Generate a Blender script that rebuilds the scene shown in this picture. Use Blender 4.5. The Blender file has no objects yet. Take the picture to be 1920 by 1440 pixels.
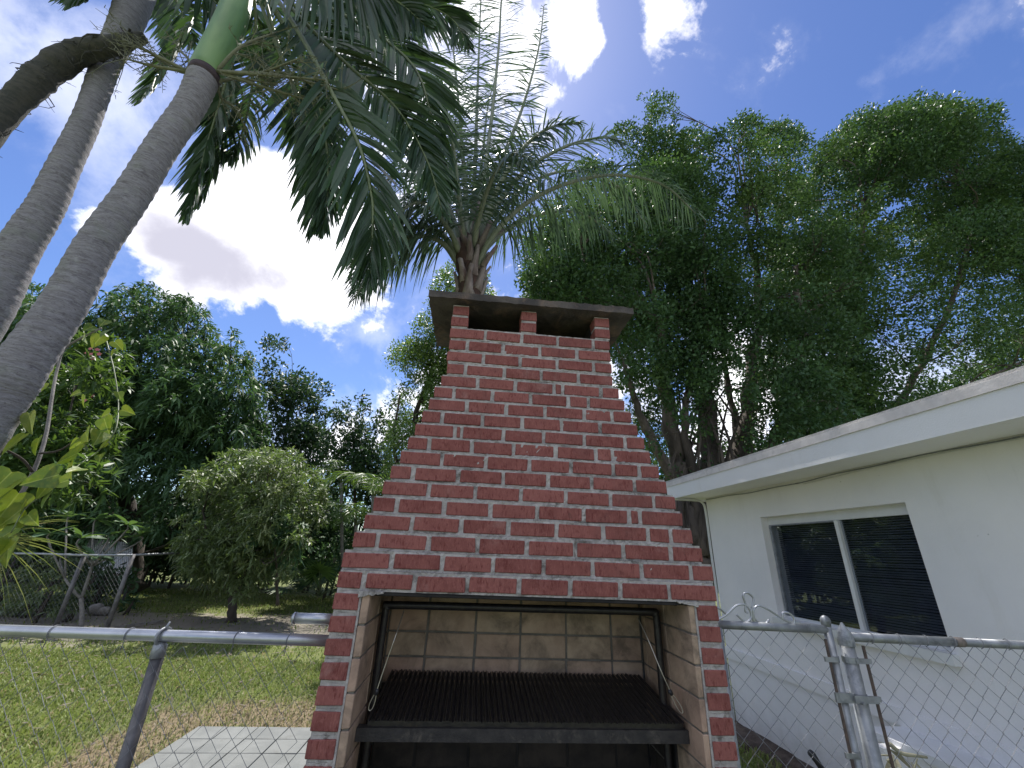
import bpy, math, random
import numpy as np
from mathutils import Vector, Matrix

scene = bpy.context.scene
col = scene.collection
rng = np.random.default_rng(11)
random.seed(5)
rad = math.radians

# ------------------------------------------------------------------ camera
F = 765.0 / 1920.0            # focal length in picture widths
PITCH = rad(22.4); ROLL = rad(2.4); EYE = 1.55
CAM = np.array([0.0, 0.0, EYE])
cam_d = bpy.data.cameras.new('camera'); cam = bpy.data.objects.new('camera', cam_d); col.objects.link(cam)
cam_d.sensor_width = 36; cam_d.lens = F * 36; cam_d.clip_start = 0.02; cam_d.clip_end = 600
cam.location = CAM
cam.rotation_mode = 'QUATERNION'
cam.rotation_quaternion = (Matrix.Rotation(PITCH + math.pi / 2, 4, 'X') @ Matrix.Rotation(ROLL, 4, 'Z')).to_quaternion()
scene.camera = cam

def ray(px, py):
    u = (px - 960) / 765.0; v = (py - 720) / 765.0
    c, s = math.cos(ROLL), math.sin(ROLL)
    u, v = c * u + s * v, -s * u + c * v
    return np.array([u, math.cos(PITCH) + v * math.sin(PITCH), math.sin(PITCH) - v * math.cos(PITCH)])
def at(px, py, Y):
    r = ray(px, py); return CAM + r * Y / r[1]
def proj(P):
    P = np.atleast_2d(P) - CAM
    yc = P[:, 1] * math.cos(PITCH) + P[:, 2] * math.sin(PITCH); zc = -P[:, 1] * math.sin(PITCH) + P[:, 2] * math.cos(PITCH)
    yc = np.maximum(yc, 1e-3)
    u = P[:, 0] / yc; v = -zc / yc; c, s = math.cos(ROLL), math.sin(ROLL)
    return np.stack([960 + 765 * (c * u - s * v), 720 + 765 * (s * u + c * v), yc], 1)

# ------------------------------------------------------------------ world, sun
SUN_AZ = rad(-14); SUN_EL = rad(63)
SKY_STRENGTH = 0.13
scene.view_settings.view_transform = 'Standard'
scene.view_settings.look = 'None'
scene.view_settings.exposure = 0.63
scene.view_settings.gamma = 1.0
scene.view_settings.use_curve_mapping = False
scene.render.engine = 'CYCLES'
scene.cycles.max_bounces = 6
scene.cycles.diffuse_bounces = 3
scene.cycles.transparent_max_bounces = 12

class NT:
    """small helper for node trees"""
    def __init__(self, tree):
        self.t = tree; self.N = tree.nodes; self.L = tree.links
    def n(self, typ, ins=None, **kw):
        nd = self.N.new(typ)
        for k, v in kw.items(): setattr(nd, k, v)
        for k, v in (ins or {}).items():
            s = nd.inputs[k]
            if isinstance(v, bpy.types.NodeSocket): self.L.new(v, s)
            else:
                if s.type == 'RGBA' and len(v) == 3: v = (*v, 1)
                s.default_value = v
        return nd
    def math(self, op, a, b=0.0, c=None, clamp=False):
        nd = self.n('ShaderNodeMath', operation=op, use_clamp=clamp)
        for i, v in enumerate((a, b, c)):
            if v is None: continue
            if isinstance(v, bpy.types.NodeSocket): self.L.new(v, nd.inputs[i])
            else: nd.inputs[i].default_value = v
        return nd.outputs[0]
    def mix(self, fac, a, b, mode='MIX'):
        nd = self.n('ShaderNodeMix', data_type='RGBA', blend_type=mode)
        for k, v in ((0, fac), (6, a), (7, b)):
            if isinstance(v, bpy.types.NodeSocket): self.L.new(v, nd.inputs[k])
            else:
                if k and len(v) == 3: v = (*v, 1)
                nd.inputs[k].default_value = v
        return nd.outputs[2]
    def ramp(self, fac, lo, hi, a=0.0, b=1.0, smooth=True):
        nd = self.n('ShaderNodeMapRange', {0: fac, 1: lo, 2: hi, 3: a, 4: b}, interpolation_type='SMOOTHSTEP' if smooth else 'LINEAR')
        return nd.outputs[0]
    def noise(self, vec, scale, detail=4.0, rough=0.55, dist=0.0):
        nd = self.n('ShaderNodeTexNoise', {'Scale': scale, 'Detail': detail, 'Roughness': rough, 'Distortion': dist})
        if vec is not None: self.L.new(vec, nd.inputs['Vector'])
        return nd.outputs['Fac']
    def vmap(self, vec, scale=(1, 1, 1), loc=(0, 0, 0)):
        nd = self.n('ShaderNodeMapping', {'Vector': vec, 'Scale': scale, 'Location': loc}); return nd.outputs[0]

world = bpy.data.worlds.new('World'); scene.world = world; world.use_nodes = True
W = NT(world.node_tree)
for nd in list(W.N): W.N.remove(nd)
sky = W.n('ShaderNodeTexSky', sky_type='NISHITA', sun_disc=False, sun_elevation=SUN_EL, sun_rotation=SUN_AZ,
          air_density=1.0, dust_density=0.35, ozone_density=4.0, altitude=0.0)
tc = W.n('ShaderNodeTexCoord').outputs['Generated']
fbm = W.noise(tc, 5.5, 9.0, 0.62, 0.35)
fine = W.noise(tc, 16.0, 6.0, 0.6, 0.2)
warp = W.n('ShaderNodeTexNoise', {'Vector': tc, 'Scale': 3.0, 'Detail': 4.0, 'Roughness': 0.6})
wv = W.n('ShaderNodeVectorMath', {0: warp.outputs['Color'], 1: (0.5, 0.5, 0.5)}, operation='SUBTRACT').outputs[0]
wv = W.n('ShaderNodeVectorMath', {0: wv, 3: 0.16}, operation='SCALE').outputs[0]
tcw = W.n('ShaderNodeVectorMath', {0: tc, 1: wv}, operation='ADD').outputs[0]
def blob(px, py, rx, ry, rot=0.0, vec=tcw):
    """soft elliptical patch of sky (a cloud body) round one direction"""
    d = ray(px, py); L0 = np.linalg.norm(d); d = d / L0
    cr, sr = math.cos(rad(rot)), math.sin(rad(rot))
    e1 = ray(px + 20 * cr, py + 20 * sr); e1 = e1 / np.linalg.norm(e1) - d; m1 = np.linalg.norm(e1) / 20; e1 /= np.linalg.norm(e1)
    e2 = ray(px - 20 * sr, py + 20 * cr); e2 = e2 / np.linalg.norm(e2) - d; m2 = np.linalg.norm(e2) / 20; e2 /= np.linalg.norm(e2)
    df = W.n('ShaderNodeVectorMath', {0: vec, 1: tuple(d)}, operation='SUBTRACT').outputs[0]
    a = W.n('ShaderNodeVectorMath', {0: df, 1: tuple(e1 / (m1 * rx))}, operation='DOT_PRODUCT').outputs['Value']
    b = W.n('ShaderNodeVectorMath', {0: df, 1: tuple(e2 / (m2 * ry))}, operation='DOT_PRODUCT').outputs['Value']
    c = W.n('ShaderNodeVectorMath', {0: df, 1: tuple(d * 3)}, operation='DOT_PRODUCT').outputs['Value']
    r2 = W.math('ADD', W.math('ADD', W.math('MULTIPLY', a, a), W.math('MULTIPLY', b, b)), W.math('MULTIPLY', c, c))
    return W.math('EXPONENT', W.math('MULTIPLY', r2, -0.7))
def total(lst):
    s = None
    for w, a in lst:
        v = W.math('MULTIPLY', blob(*a), w)
        s = v if s is None else W.math('ADD', s, v)
    return s
dense = total([(1.0, (510, 420, 100, 85, 20)), (0.85, (350, 460, 110, 55, 25)), (0.9, (570, 500, 130, 90, 30)),
               (0.7, (640, 420, 120, 100, 0)), (0.8, (700, 120, 110, 110, 0)), (0.85, (930, 140, 95, 200, 0)), (0.55, (820, 330, 70, 60, 0)),
               (0.72, (1058, 50, 36, 85, -12)), (0.55, (1098, 110, 28, 55, 10)), (0.62, (1235, 10, 50, 80, 8)),
               (0.7, (630, 840, 60, 50, 0)), (0.85, (1390, 730, 110, 150, 0)), (0.9, (950, 760, 200, 120, 0)),
               (0.5, (170, 420, 60, 25, -10))])
soft = total([(0.35, (690, 620, 100, 40, 20)), (0.22, (1720, 110, 160, 30, -20)), (0.52, (60, 60, 260, 140, 0)), (0.42, (200, 330, 140, 160, 0)),
              (0.3, (770, 480, 120, 120, 0)), (0.42, (620, 800, 220, 90, 0)), (0.7, (1750, 760, 300, 120, 0))])
belly = total([(1.15, (450, 505, 150, 60, 20)), (0.55, (330, 450, 80, 45, 20)), (0.35, (900, 90, 120, 60, 0)), (0.4, (1250, 70, 60, 60, 0))])
# unseen broken cloud behind the camera, cover raised to brighten camera-facing sides
sep = W.n('ShaderNodeSeparateXYZ', {0: tc})
behind = W.ramp(sep.outputs['Y'], -0.25, 0.15, 1.0, 0.0)
gen = W.math('MULTIPLY', W.ramp(W.noise(tc, 2.2, 8.0, 0.6, 0.3), 0.40, 0.62), behind)
nz = W.math('ADD', W.math('MULTIPLY', W.math('SUBTRACT', fbm, 0.5), 2.2), W.math('MULTIPLY', W.math('SUBTRACT', fine, 0.5), 0.9))
dm = W.ramp(W.math('ADD', dense, nz), 0.34, 0.68)
sm = W.math('MULTIPLY', W.ramp(W.math('ADD', soft, W.math('MULTIPLY', nz, 0.6)), 0.1, 0.95), 0.62)
cm = W.math('MAXIMUM', W.math('MAXIMUM', dm, sm), W.math('MULTIPLY', gen, 0.8))
bm_ = W.ramp(W.math('ADD', belly, W.math('MULTIPLY', nz, 0.8)), 0.1, 1.35)
skyc = W.n('ShaderNodeHueSaturation', {'Hue': 0.512, 'Saturation': 1.14, 'Value': 0.83, 'Color': sky.outputs[0]}).outputs[0]
puff = W.ramp(W.math('ADD', fbm, W.math('MULTIPLY', fine, 0.5)), 0.6, 1.0, 0.0, 0.6)
cloudc = W.mix(W.math('MAXIMUM', bm_, W.math('MULTIPLY', puff, W.ramp(dense, 0.6, 1.2, 1.0, 0.2))), (9.2, 9.2, 9.6), (3.6, 3.55, 4.2))
final = W.mix(cm, skyc, cloudc)
bg = W.n('ShaderNodeBackground', {'Color': final, 'Strength': SKY_STRENGTH})
W.n('ShaderNodeOutputWorld', {'Surface': bg.outputs[0]})

sd = bpy.data.lights.new('sun', 'SUN'); so = bpy.data.objects.new('sun', sd); col.objects.link(so)
sd.energy = 4.6; sd.angle = rad(0.55); sd.color = (1.0, 0.955, 0.88)
sdir = Vector((math.sin(SUN_AZ) * math.cos(SUN_EL), math.cos(SUN_AZ) * math.cos(SUN_EL), math.sin(SUN_EL)))
so.rotation_euler = sdir.to_track_quat('Z', 'Y').to_euler(); so.location = (0, 0, 30)

# ------------------------------------------------------------------ materials
MAT = {}
def newmat(name):
    m = bpy.data.materials.new(name); m.use_nodes = True; t = NT(m.node_tree)
    for nd in list(t.N): t.N.remove(nd)
    MAT[name] = m; return m, t
def out(t, sh, disp=None):
    o = t.n('ShaderNodeOutputMaterial', {'Surface': sh}); return o
def objc(t): return t.n('ShaderNodeTexCoord').outputs['Object']
def objr(t):
    """object coordinates shifted per object, and the object's random value"""
    r = t.n('ShaderNodeObjectInfo').outputs['Random']
    v = t.n('ShaderNodeCombineXYZ', {0: t.math('MULTIPLY', r, 37.0), 1: t.math('MULTIPLY', r, 91.0), 2: t.math('MULTIPLY', r, 13.0)}).outputs[0]
    return t.n('ShaderNodeVectorMath', {0: objc(t), 1: v}, operation='ADD').outputs[0], r
def bump(t, h, strength, dist):
    return t.n('ShaderNodeBump', {'Height': h, 'Strength': strength, 'Distance': dist}).outputs[0]
def geo_pos(t): return t.n('ShaderNodeNewGeometry').outputs['Position']

def m_plain(name, c1, c2, rough=0.7, scale=20.0, bscale=80.0, bstr=0.3, bdist=0.002, metal=0.0, stretch=(1, 1, 1), lo=0.35, hi=0.65, spec=0.5, stain=None):
    m, t = newmat(name)
    p, r = objr(t); p = t.vmap(p, stretch)
    c = t.mix(t.ramp(t.noise(p, scale, 6, 0.6), lo, hi), c1, c2)
    if stain:
        sc, scol, a, b_ = stain
        c = t.mix(t.ramp(t.noise(p, sc, 7, 0.65, 0.4), a, b_), c, scol)
    c = t.mix(t.math('MULTIPLY', r, 0.25), c, (c1[0] * 0.6, c1[1] * 0.6, c1[2] * 0.6))
    bs = t.n('ShaderNodeBsdfPrincipled', {'Base Color': c, 'Roughness': rough, 'Metallic': metal, 'Specular IOR Level': spec,
             'Normal': bump(t, t.noise(p, bscale, 5, 0.6), bstr, bdist)})
    out(t, bs.outputs[0]); return m

# red wire-cut brick
m, t = newmat('brick_red')
p, r = objr(t)
drag = t.noise(t.vmap(p, (1.0, 1.0, 0.22)), 260, 4, 0.7)
big = t.noise(p, 18, 5, 0.6)
c = t.mix(t.ramp(big, 0.3, 0.7), (0.25, 0.090, 0.078), (0.175, 0.055, 0.048))
c = t.mix(t.math('MULTIPLY', r, 0.55), c, (0.33, 0.125, 0.108))
pits = t.noise(t.vmap(p, (1.0, 1.0, 0.35)), 95, 5, 0.72)
c = t.mix(t.math('MULTIPLY', t.ramp(pits, 0.52, 0.66), 0.75), c, (0.13, 0.025, 0.024))
c = t.mix(t.math('MULTIPLY', t.ramp(drag, 0.5, 0.66), 0.35), c, (0.42, 0.18, 0.155))
c = t.mix(t.math('MULTIPLY', t.ramp(t.noise(p, 28, 6, 0.7), 0.62, 0.8), 0.25), c, (0.55, 0.38, 0.35))
c = t.mix(t.math('MULTIPLY', t.ramp(t.noise(p, 30, 6, 0.75, 0.6), 0.6, 0.72), 0.6), c, (0.10, 0.05, 0.045))
gp = geo_pos(t)
c = t.mix(t.math('MULTIPLY', t.ramp(t.noise(t.vmap(gp, (1.3, 1.3, 0.8)), 3.0, 7, 0.68, 0.6), 0.5, 0.72), 0.42), c, (0.12, 0.055, 0.05))
c = t.mix(t.math('MULTIPLY', t.ramp(t.noise(t.vmap(gp, (1, 1, 1), (5, 2, 9)), 6.0, 7, 0.7, 0.4), 0.56, 0.76), 0.3), c, (0.48, 0.33, 0.30))
hb = t.math('ADD', t.math('SUBTRACT', t.math('MULTIPLY', drag, 0.7), t.math('MULTIPLY', t.ramp(pits, 0.5, 0.66), 0.8)), t.math('MULTIPLY', t.noise(p, 500, 3, 0.6), 0.5))
bs = t.n('ShaderNodeBsdfPrincipled', {'Base Color': c, 'Roughness': 0.85, 'Specular IOR Level': 0.25, 'Normal': bump(t, hb, 0.55, 0.0022)})
out(t, bs.outputs[0])

# mortar
m, t = newmat('mortar')
p = geo_pos(t)
c = t.mix(t.ramp(t.noise(p, 22, 6, 0.65), 0.3, 0.7), (0.52, 0.49, 0.47), (0.33, 0.31, 0.30))
c = t.mix(t.math('MULTIPLY', t.ramp(t.noise(p, 8, 8, 0.74, 0.5), 0.51, 0.66), 0.85), c, (0.13, 0.12, 0.11))
c = t.mix(t.math('MULTIPLY', t.ramp(t.noise(t.vmap(p, (1, 1, 1), (3, 7, 1)), 35, 6, 0.7), 0.6, 0.72), 0.6), c, (0.6, 0.57, 0.55))
bs = t.n('ShaderNodeBsdfPrincipled', {'Base Color': c, 'Roughness': 0.95, 'Specular IOR Level': 0.15, 'Normal': bump(t, t.noise(p, 150, 6, 0.7), 0.9, 0.006)})
out(t, bs.outputs[0])

# fire brick with soot
m, t = newmat('fire_brick')
p, r = objr(t); g = geo_pos(t)
c = t.mix(t.ramp(t.noise(p, 12, 5, 0.6), 0.3, 0.7), (0.50, 0.385, 0.28), (0.37, 0.275, 0.20))
c = t.mix(t.math('MULTIPLY', r, 0.5), c, (0.45, 0.28, 0.22))
c = t.mix(t.math('MULTIPLY', t.ramp(t.noise(p, 160, 4, 0.7), 0.6, 0.72), 0.5), c, (0.22, 0.13, 0.08))
c = t.mix(t.math('MULTIPLY', t.ramp(t.noise(g, 5, 7, 0.7, 0.6), 0.42, 0.70), 0.7), c, (0.09, 0.075, 0.06))
bs = t.n('ShaderNodeBsdfPrincipled', {'Base Color': c, 'Roughness': 0.9, 'Specular IOR Level': 0.2, 'Normal': bump(t, t.noise(p, 220, 4, 0.6), 0.4, 0.002)})
out(t, bs.outputs[0])

m_plain('soot_shade_brick', (0.05, 0.04, 0.034), (0.022, 0.019, 0.018), 0.95, 10, 120, 0.6, 0.003)  # soot and the grill's shadow together, painted into the lower lining
m_plain('fire_mortar', (0.13, 0.12, 0.105), (0.20, 0.18, 0.16), 0.95, 18, 120, 0.6, 0.003)
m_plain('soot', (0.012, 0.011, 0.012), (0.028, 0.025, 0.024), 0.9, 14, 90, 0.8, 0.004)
m_plain('black_iron', (0.022, 0.020, 0.024), (0.045, 0.040, 0.038), 0.36, 40, 160, 0.7, 0.002, 0.4, stain=(30, (0.075, 0.055, 0.042), 0.58, 0.75))
m_plain('beam_iron', (0.026, 0.024, 0.024), (0.05, 0.045, 0.042), 0.75, 26, 140, 0.9, 0.003, 0.1, stain=(14, (0.14, 0.12, 0.10), 0.55, 0.75))
m_plain('slab_concrete', (0.055, 0.048, 0.046), (0.11, 0.095, 0.085), 0.95, 7, 70, 0.9, 0.006, stain=(5, (0.24, 0.16, 0.115), 0.5, 0.75))
m_plain('galvanised', (0.50, 0.52, 0.55), (0.38, 0.40, 0.43), 0.34, 8, 200, 0.15, 0.001, 0.75, stretch=(1, 1, 1))
m_plain('galvanised_dull', (0.36, 0.38, 0.40), (0.24, 0.255, 0.275), 0.5, 22, 120, 0.4, 0.0012, 0.5, stain=(16, (0.13, 0.14, 0.15), 0.52, 0.7))
m_plain('wire', (0.22, 0.23, 0.25), (0.14, 0.15, 0.17), 0.6, 40, 200, 0.3, 0.0005, 0.15)
m_plain('post_dark', (0.10, 0.098, 0.105), (0.16, 0.155, 0.16), 0.6, 14, 120, 0.5, 0.002, 0.4, stain=(9, (0.25, 0.24, 0.25), 0.58, 0.72))
m_plain('rusty_sleeve', (0.24, 0.20, 0.175), (0.17, 0.15, 0.14), 0.7, 40, 150, 0.5, 0.001, 0.2)
m_plain('rust', (0.12, 0.085, 0.07), (0.07, 0.055, 0.05), 0.85, 40, 150, 0.8, 0.002)
m_plain('steel_cable', (0.6, 0.56, 0.48), (0.45, 0.42, 0.36), 0.35, 60, 300, 0.5, 0.0004, 0.7)
m_plain('white_metal', (0.78, 0.79, 0.78), (0.70, 0.71, 0.70), 0.45, 5, 60, 0.15, 0.001)
m_plain('blind', (0.20, 0.21, 0.24), (0.15, 0.16, 0.185), 0.5, 9, 60, 0.1, 0.001)
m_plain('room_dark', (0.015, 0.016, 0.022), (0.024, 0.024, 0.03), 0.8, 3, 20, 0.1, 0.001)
m_plain('dark_plastic', (0.02, 0.02, 0.025), (0.035, 0.035, 0.04), 0.5, 30, 100, 0.3, 0.001)
m_plain('branch_bark', (0.085, 0.07, 0.058), (0.045, 0.037, 0.03), 0.95, 6, 30, 0.9, 0.02, stretch=(1, 1, 0.25))
m_plain('fig_bark', (0.15, 0.125, 0.105), (0.055, 0.045, 0.038), 0.95, 5, 22, 1.0, 0.03, stretch=(1, 1, 0.2), stain=(6, (0.27, 0.24, 0.21), 0.6, 0.75))
m_plain('grey_bark', (0.26, 0.245, 0.23), (0.16, 0.15, 0.14), 0.9, 14, 60, 0.6, 0.006)
m_plain('mulch', (0.06, 0.042, 0.032), (0.115, 0.085, 0.065), 0.95, 14, 60, 1.0, 0.02)
m_plain('white_panel', (0.8, 0.81, 0.83), (0.68, 0.69, 0.71), 0.5, 3, 40, 0.2, 0.002)
m_plain('dead_mass', (0.055, 0.058, 0.05), (0.10, 0.095, 0.08), 0.9, 12, 60, 1.0, 0.012, stretch=(1, 1, 3))
m_plain('straw', (0.42, 0.40, 0.28), (0.26, 0.25, 0.17), 0.85, 20, 60, 0.5, 0.003)
m_plain('petal_pink', (0.6, 0.2, 0.2), (0.5, 0.14, 0.16), 0.6, 20, 60, 0.2, 0.001)

# painted stucco
def stucco(name, c1, c2):
    m, t = newmat(name); p = geo_pos(t)
    c = t.mix(t.ramp(t.noise(p, 1.6, 6, 0.6), 0.3, 0.7), c1, c2)
    c = t.mix(t.math('MULTIPLY', t.ramp(t.noise(t.vmap(p, (1.5, 1.5, 0.35)), 3.2, 6, 0.65), 0.56, 0.8), 0.3), c, (0.58, 0.56, 0.48))
    c = t.mix(t.math('MULTIPLY', t.ramp(t.noise(p, 26, 3, 0.5), 0.74, 0.79), 0.55), c, (0.35, 0.34, 0.33))
    zc = t.n('ShaderNodeSeparateXYZ', {0: p}).outputs['Z']
    splash = t.math('MULTIPLY', t.ramp(t.math('ADD', zc, t.math('MULTIPLY', t.noise(p, 5, 6, 0.7), 0.5)), 0.25, 0.62, 1.0, 0.0), 0.5)
    c = t.mix(splash, c, (0.40, 0.37, 0.32))
    c = t.mix(t.math('MULTIPLY', t.ramp(t.noise(t.vmap(p, (3, 3, 0.25)), 4.0, 7, 0.7, 0.3), 0.58, 0.75), 0.16), c, (0.42, 0.41, 0.37))
    c = t.mix(t.math('MULTIPLY', t.ramp(t.noise(p, 420, 2, 0.5), 0.6, 0.75), 0.12), c, (0.5, 0.5, 0.5))
    h = t.math('ADD', t.noise(p, 130, 5, 0.65), t.math('MULTIPLY', t.noise(p, 30, 4, 0.6), 0.8))
    bs = t.n('ShaderNodeBsdfPrincipled', {'Base Color': c, 'Roughness': 0.75, 'Specular IOR Level': 0.3, 'Normal': bump(t, h, 0.35, 0.004)})
    out(t, bs.outputs[0])
stucco('stucco_white', (0.86, 0.845, 0.835), (0.80, 0.79, 0.785))
stucco('fascia_white', (0.82, 0.82, 0.82), (0.78, 0.78, 0.78))
m_plain('drip_edge', (0.74, 0.70, 0.68), (0.62, 0.585, 0.57), 0.6, 12, 60, 0.3, 0.003, stain=(9, (0.42, 0.40, 0.385), 0.55, 0.75))
m_plain('roofing', (0.62, 0.6, 0.58), (0.5, 0.48, 0.47), 0.9, 8, 90, 0.8, 0.01)

# glass
m, t = newmat('window_glass')
fr = t.n('ShaderNodeFresnel', {'IOR': 1.5}).outputs[0]
tr = t.n('ShaderNodeBsdfTransparent', {'Color': (0.80, 0.83, 0.87)}); gl = t.n('ShaderNodeBsdfGlossy', {'Color': (1, 1, 1), 'Roughness': 0.02})
mx = t.n('ShaderNodeMixShader', {0: t.math('MULTIPLY', fr, 0.2, clamp=True), 1: tr.outputs[0], 2: gl.outputs[0]}); out(t, mx.outputs[0])

# foliage
def leafmat(name, c1, c2, c3=None, rough=0.42, trans=0.35, tcol=None, spec=0.5, patch=0.6):
    m, t = newmat(name)
    g = t.n('ShaderNodeNewGeometry'); ri = g.outputs['Random Per Island']
    c = t.mix(ri, c1, c2)
    if c3: c = t.mix(t.math('MULTIPLY', t.ramp(t.noise(g.outputs['Position'], patch, 4, 0.6), 0.5, 0.68), t.ramp(ri, 0.2, 0.9, 0.4, 1.0)), c, c3)
    c = t.mix(t.math('MULTIPLY', t.ramp(t.noise(t.vmap(g.outputs['Position'], (1, 1, 1), (7, 3, 5)), patch * 2.2, 5, 0.65), 0.42, 0.6), 0.5), c, tuple(q * 0.5 for q in c1))
    tc_ = t.mix(0.5, c, tcol or (0.22, 0.36, 0.03), 'MIX')
    bs = t.n('ShaderNodeBsdfPrincipled', {'Base Color': c, 'Roughness': rough, 'Specular IOR Level': spec})
    tl = t.n('ShaderNodeBsdfTranslucent', {'Color': tc_})
    mx = t.n('ShaderNodeMixShader', {0: trans, 1: bs.outputs[0], 2: tl.outputs[0]}); out(t, mx.outputs[0]); return m
leafmat('leaf_mango', (0.045, 0.10, 0.045), (0.085, 0.165, 0.07), (0.12, 0.21, 0.075), 0.58, 0.25, tcol=(0.12, 0.24, 0.04), spec=.35)
leafmat('leaf_dark', (0.03, 0.068, 0.032), (0.06, 0.115, 0.05), None, 0.5, 0.2, tcol=(0.1, 0.2, 0.03), spec=.3)
leafmat('leaf_fig', (0.036, 0.085, 0.036), (0.08, 0.16, 0.062), (0.15, 0.24, 0.055), 0.48, 0.26, patch=0.5, tcol=(0.13, 0.25, 0.03), spec=.3)
leafmat('leaf_light', (0.08, 0.16, 0.055), (0.15, 0.24, 0.08), (0.20, 0.29, 0.07), 0.45, 0.35)
leafmat('leaf_bushy', (0.10, 0.15, 0.065), (0.18, 0.23, 0.11), (0.26, 0.28, 0.13), 0.5, 0.32, patch=1.2)
leafmat('leaf_yellow', (0.25, 0.33, 0.03), (0.38, 0.42, 0.04), None, 0.5, 0.4)
leafmat('leaf_olean', (0.05, 0.11, 0.035), (0.09, 0.17, 0.05), None, 0.48, 0.3, spec=.35)
leafmat('leaf_plumeria', (0.07, 0.15, 0.07), (0.10, 0.19, 0.085), None, 0.5, 0.3)
leafmat('frond_dark', (0.035, 0.075, 0.04), (0.065, 0.12, 0.06), None, 0.42, 0.22, tcol=(0.12, 0.24, 0.03))
leafmat('frond_queen', (0.05, 0.095, 0.06), (0.10, 0.155, 0.10), None, 0.36, 0.25, tcol=(0.12, 0.22, 0.06))
leafmat('frond_green', (0.07, 0.14, 0.04), (0.13, 0.22, 0.06), None, 0.4, 0.35)
leafmat('frond_dead', (0.12, 0.10, 0.08), (0.2, 0.16, 0.12), None, 0.8, 0.15, tcol=(0.2, 0.13, 0.06))
leafmat('yellow_straps', (0.20, 0.22, 0.08), (0.38, 0.34, 0.13), None, 0.5, 0.35)

# heart leaf of the vine, veined
m, t = newmat('leaf_heart')
p, r = objr(t); o_ = objc(t)
c = t.mix(r, (0.06, 0.13, 0.02), (0.19, 0.25, 0.025))
c = t.mix(t.math('MULTIPLY', t.ramp(t.noise(p, 30, 4, 0.6), 0.45, 0.7), 0.5), c, (0.30, 0.30, 0.03))
sx = t.n('ShaderNodeSeparateXYZ', {0: o_})
vein = t.ramp(t.math('ABSOLUTE', sx.outputs['X']), 0.0, 0.004, 1.0, 0.0)
c = t.mix(t.math('MULTIPLY', vein, 0.5), c, (0.45, 0.5, 0.15))
bs = t.n('ShaderNodeBsdfPrincipled', {'Base Color': c, 'Roughness': 0.5, 'Normal': bump(t, t.noise(p, 60, 3, 0.5), 0.4, 0.004)})
tl = t.n('ShaderNodeBsdfTranslucent', {'Color': t.mix(0.4, c, (0.30, 0.40, 0.02))})
mx = t.n('ShaderNodeMixShader', {0: 0.35, 1: bs.outputs[0], 2: tl.outputs[0]}); out(t, mx.outputs[0])

# palm trunk, ring scarred
m, t = newmat('palm_trunk')
p = objc(t)
streak = t.noise(t.vmap(p, (1, 1, 6)), 14, 7, 0.7, 0.5)
lent = t.noise(t.vmap(p, (1, 1, 3.2)), 55, 5, 0.7)
c = t.mix(t.ramp(streak, 0.32, 0.68), (0.19, 0.18, 0.19), (0.32, 0.31, 0.33))
c = t.mix(t.math('MULTIPLY', t.ramp(lent, 0.56, 0.68), 0.8), c, (0.06, 0.048, 0.05))
c = t.mix(t.math('MULTIPLY', t.ramp(t.noise(p, 5, 6, 0.6), 0.52, 0.7), 0.45), c, (0.24, 0.26, 0.22))
c = t.mix(t.math('MULTIPLY', t.ramp(t.noise(t.vmap(p, (1, 1, 1.8)), 16, 6, 0.7, 0.5), 0.56, 0.66), 0.55), c, (0.36, 0.365, 0.36))
c = t.mix(t.math('MULTIPLY', t.ramp(t.noise(t.vmap(p, (1, 1, 2.2), (3, 3, 3)), 9, 6, 0.7, 0.5), 0.55, 0.68), 0.5), c, (0.075, 0.065, 0.07))
sz = t.n('ShaderNodeSeparateXYZ', {0: p}).outputs['Z']
ring = t.math('SINE', t.math('ADD', t.math('MULTIPLY', sz, 75.0), t.math('MULTIPLY', t.noise(p, 7, 3, 0.5), 9.0)))
h = t.math('ADD', t.math('MULTIPLY', ring, 0.12), t.math('MULTIPLY', streak, 1.5))
bs = t.n('ShaderNodeBsdfPrincipled', {'Base Color': c, 'Roughness': 0.9, 'Specular IOR Level': 0.2, 'Normal': bump(t, h, 0.8, 0.008)})
out(t, bs.outputs[0])
m, t = newmat('crownshaft')
p = objc(t)
c = t.mix(t.ramp(t.noise(t.vmap(p, (1, 1, 0.3)), 8, 4, 0.5), 0.3, 0.7), (0.10, 0.20, 0.065), (0.17, 0.29, 0.10))
bs = t.n('ShaderNodeBsdfPrincipled', {'Base Color': c, 'Roughness': 0.42, 'Normal': bump(t, t.noise(t.vmap(p, (1, 1, 0.1)), 60, 3, 0.5), 0.2, 0.003)})
out(t, bs.outputs[0])
m_plain('rachis', (0.14, 0.18, 0.07), (0.10, 0.13, 0.055), 0.5, 9, 60, 0.2, 0.002)
m_plain('rachis_queen', (0.22, 0.25, 0.18), (0.15, 0.18, 0.12), 0.6, 9, 60, 0.2, 0.002)
m_plain('boot', (0.30, 0.26, 0.24), (0.16, 0.125, 0.115), 0.9, 9, 40, 0.9, 0.01, stretch=(1, 1, 0.3), stain=(7, (0.12, 0.07, 0.06), 0.52, 0.68))
m_plain('fibre', (0.09, 0.05, 0.04), (0.045, 0.028, 0.024), 0.95, 20, 80, 1.0, 0.01, stretch=(1, 1, 0.3))
m_plain('scar_ring', (0.05, 0.035, 0.045), (0.10, 0.075, 0.085), 0.9, 14, 60, 0.8, 0.006, stretch=(1, 1, 4))
m_plain('flower_stalk', (0.20, 0.21, 0.14), (0.14, 0.145, 0.09), 0.8, 20, 80, 0.3, 0.002)

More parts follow.
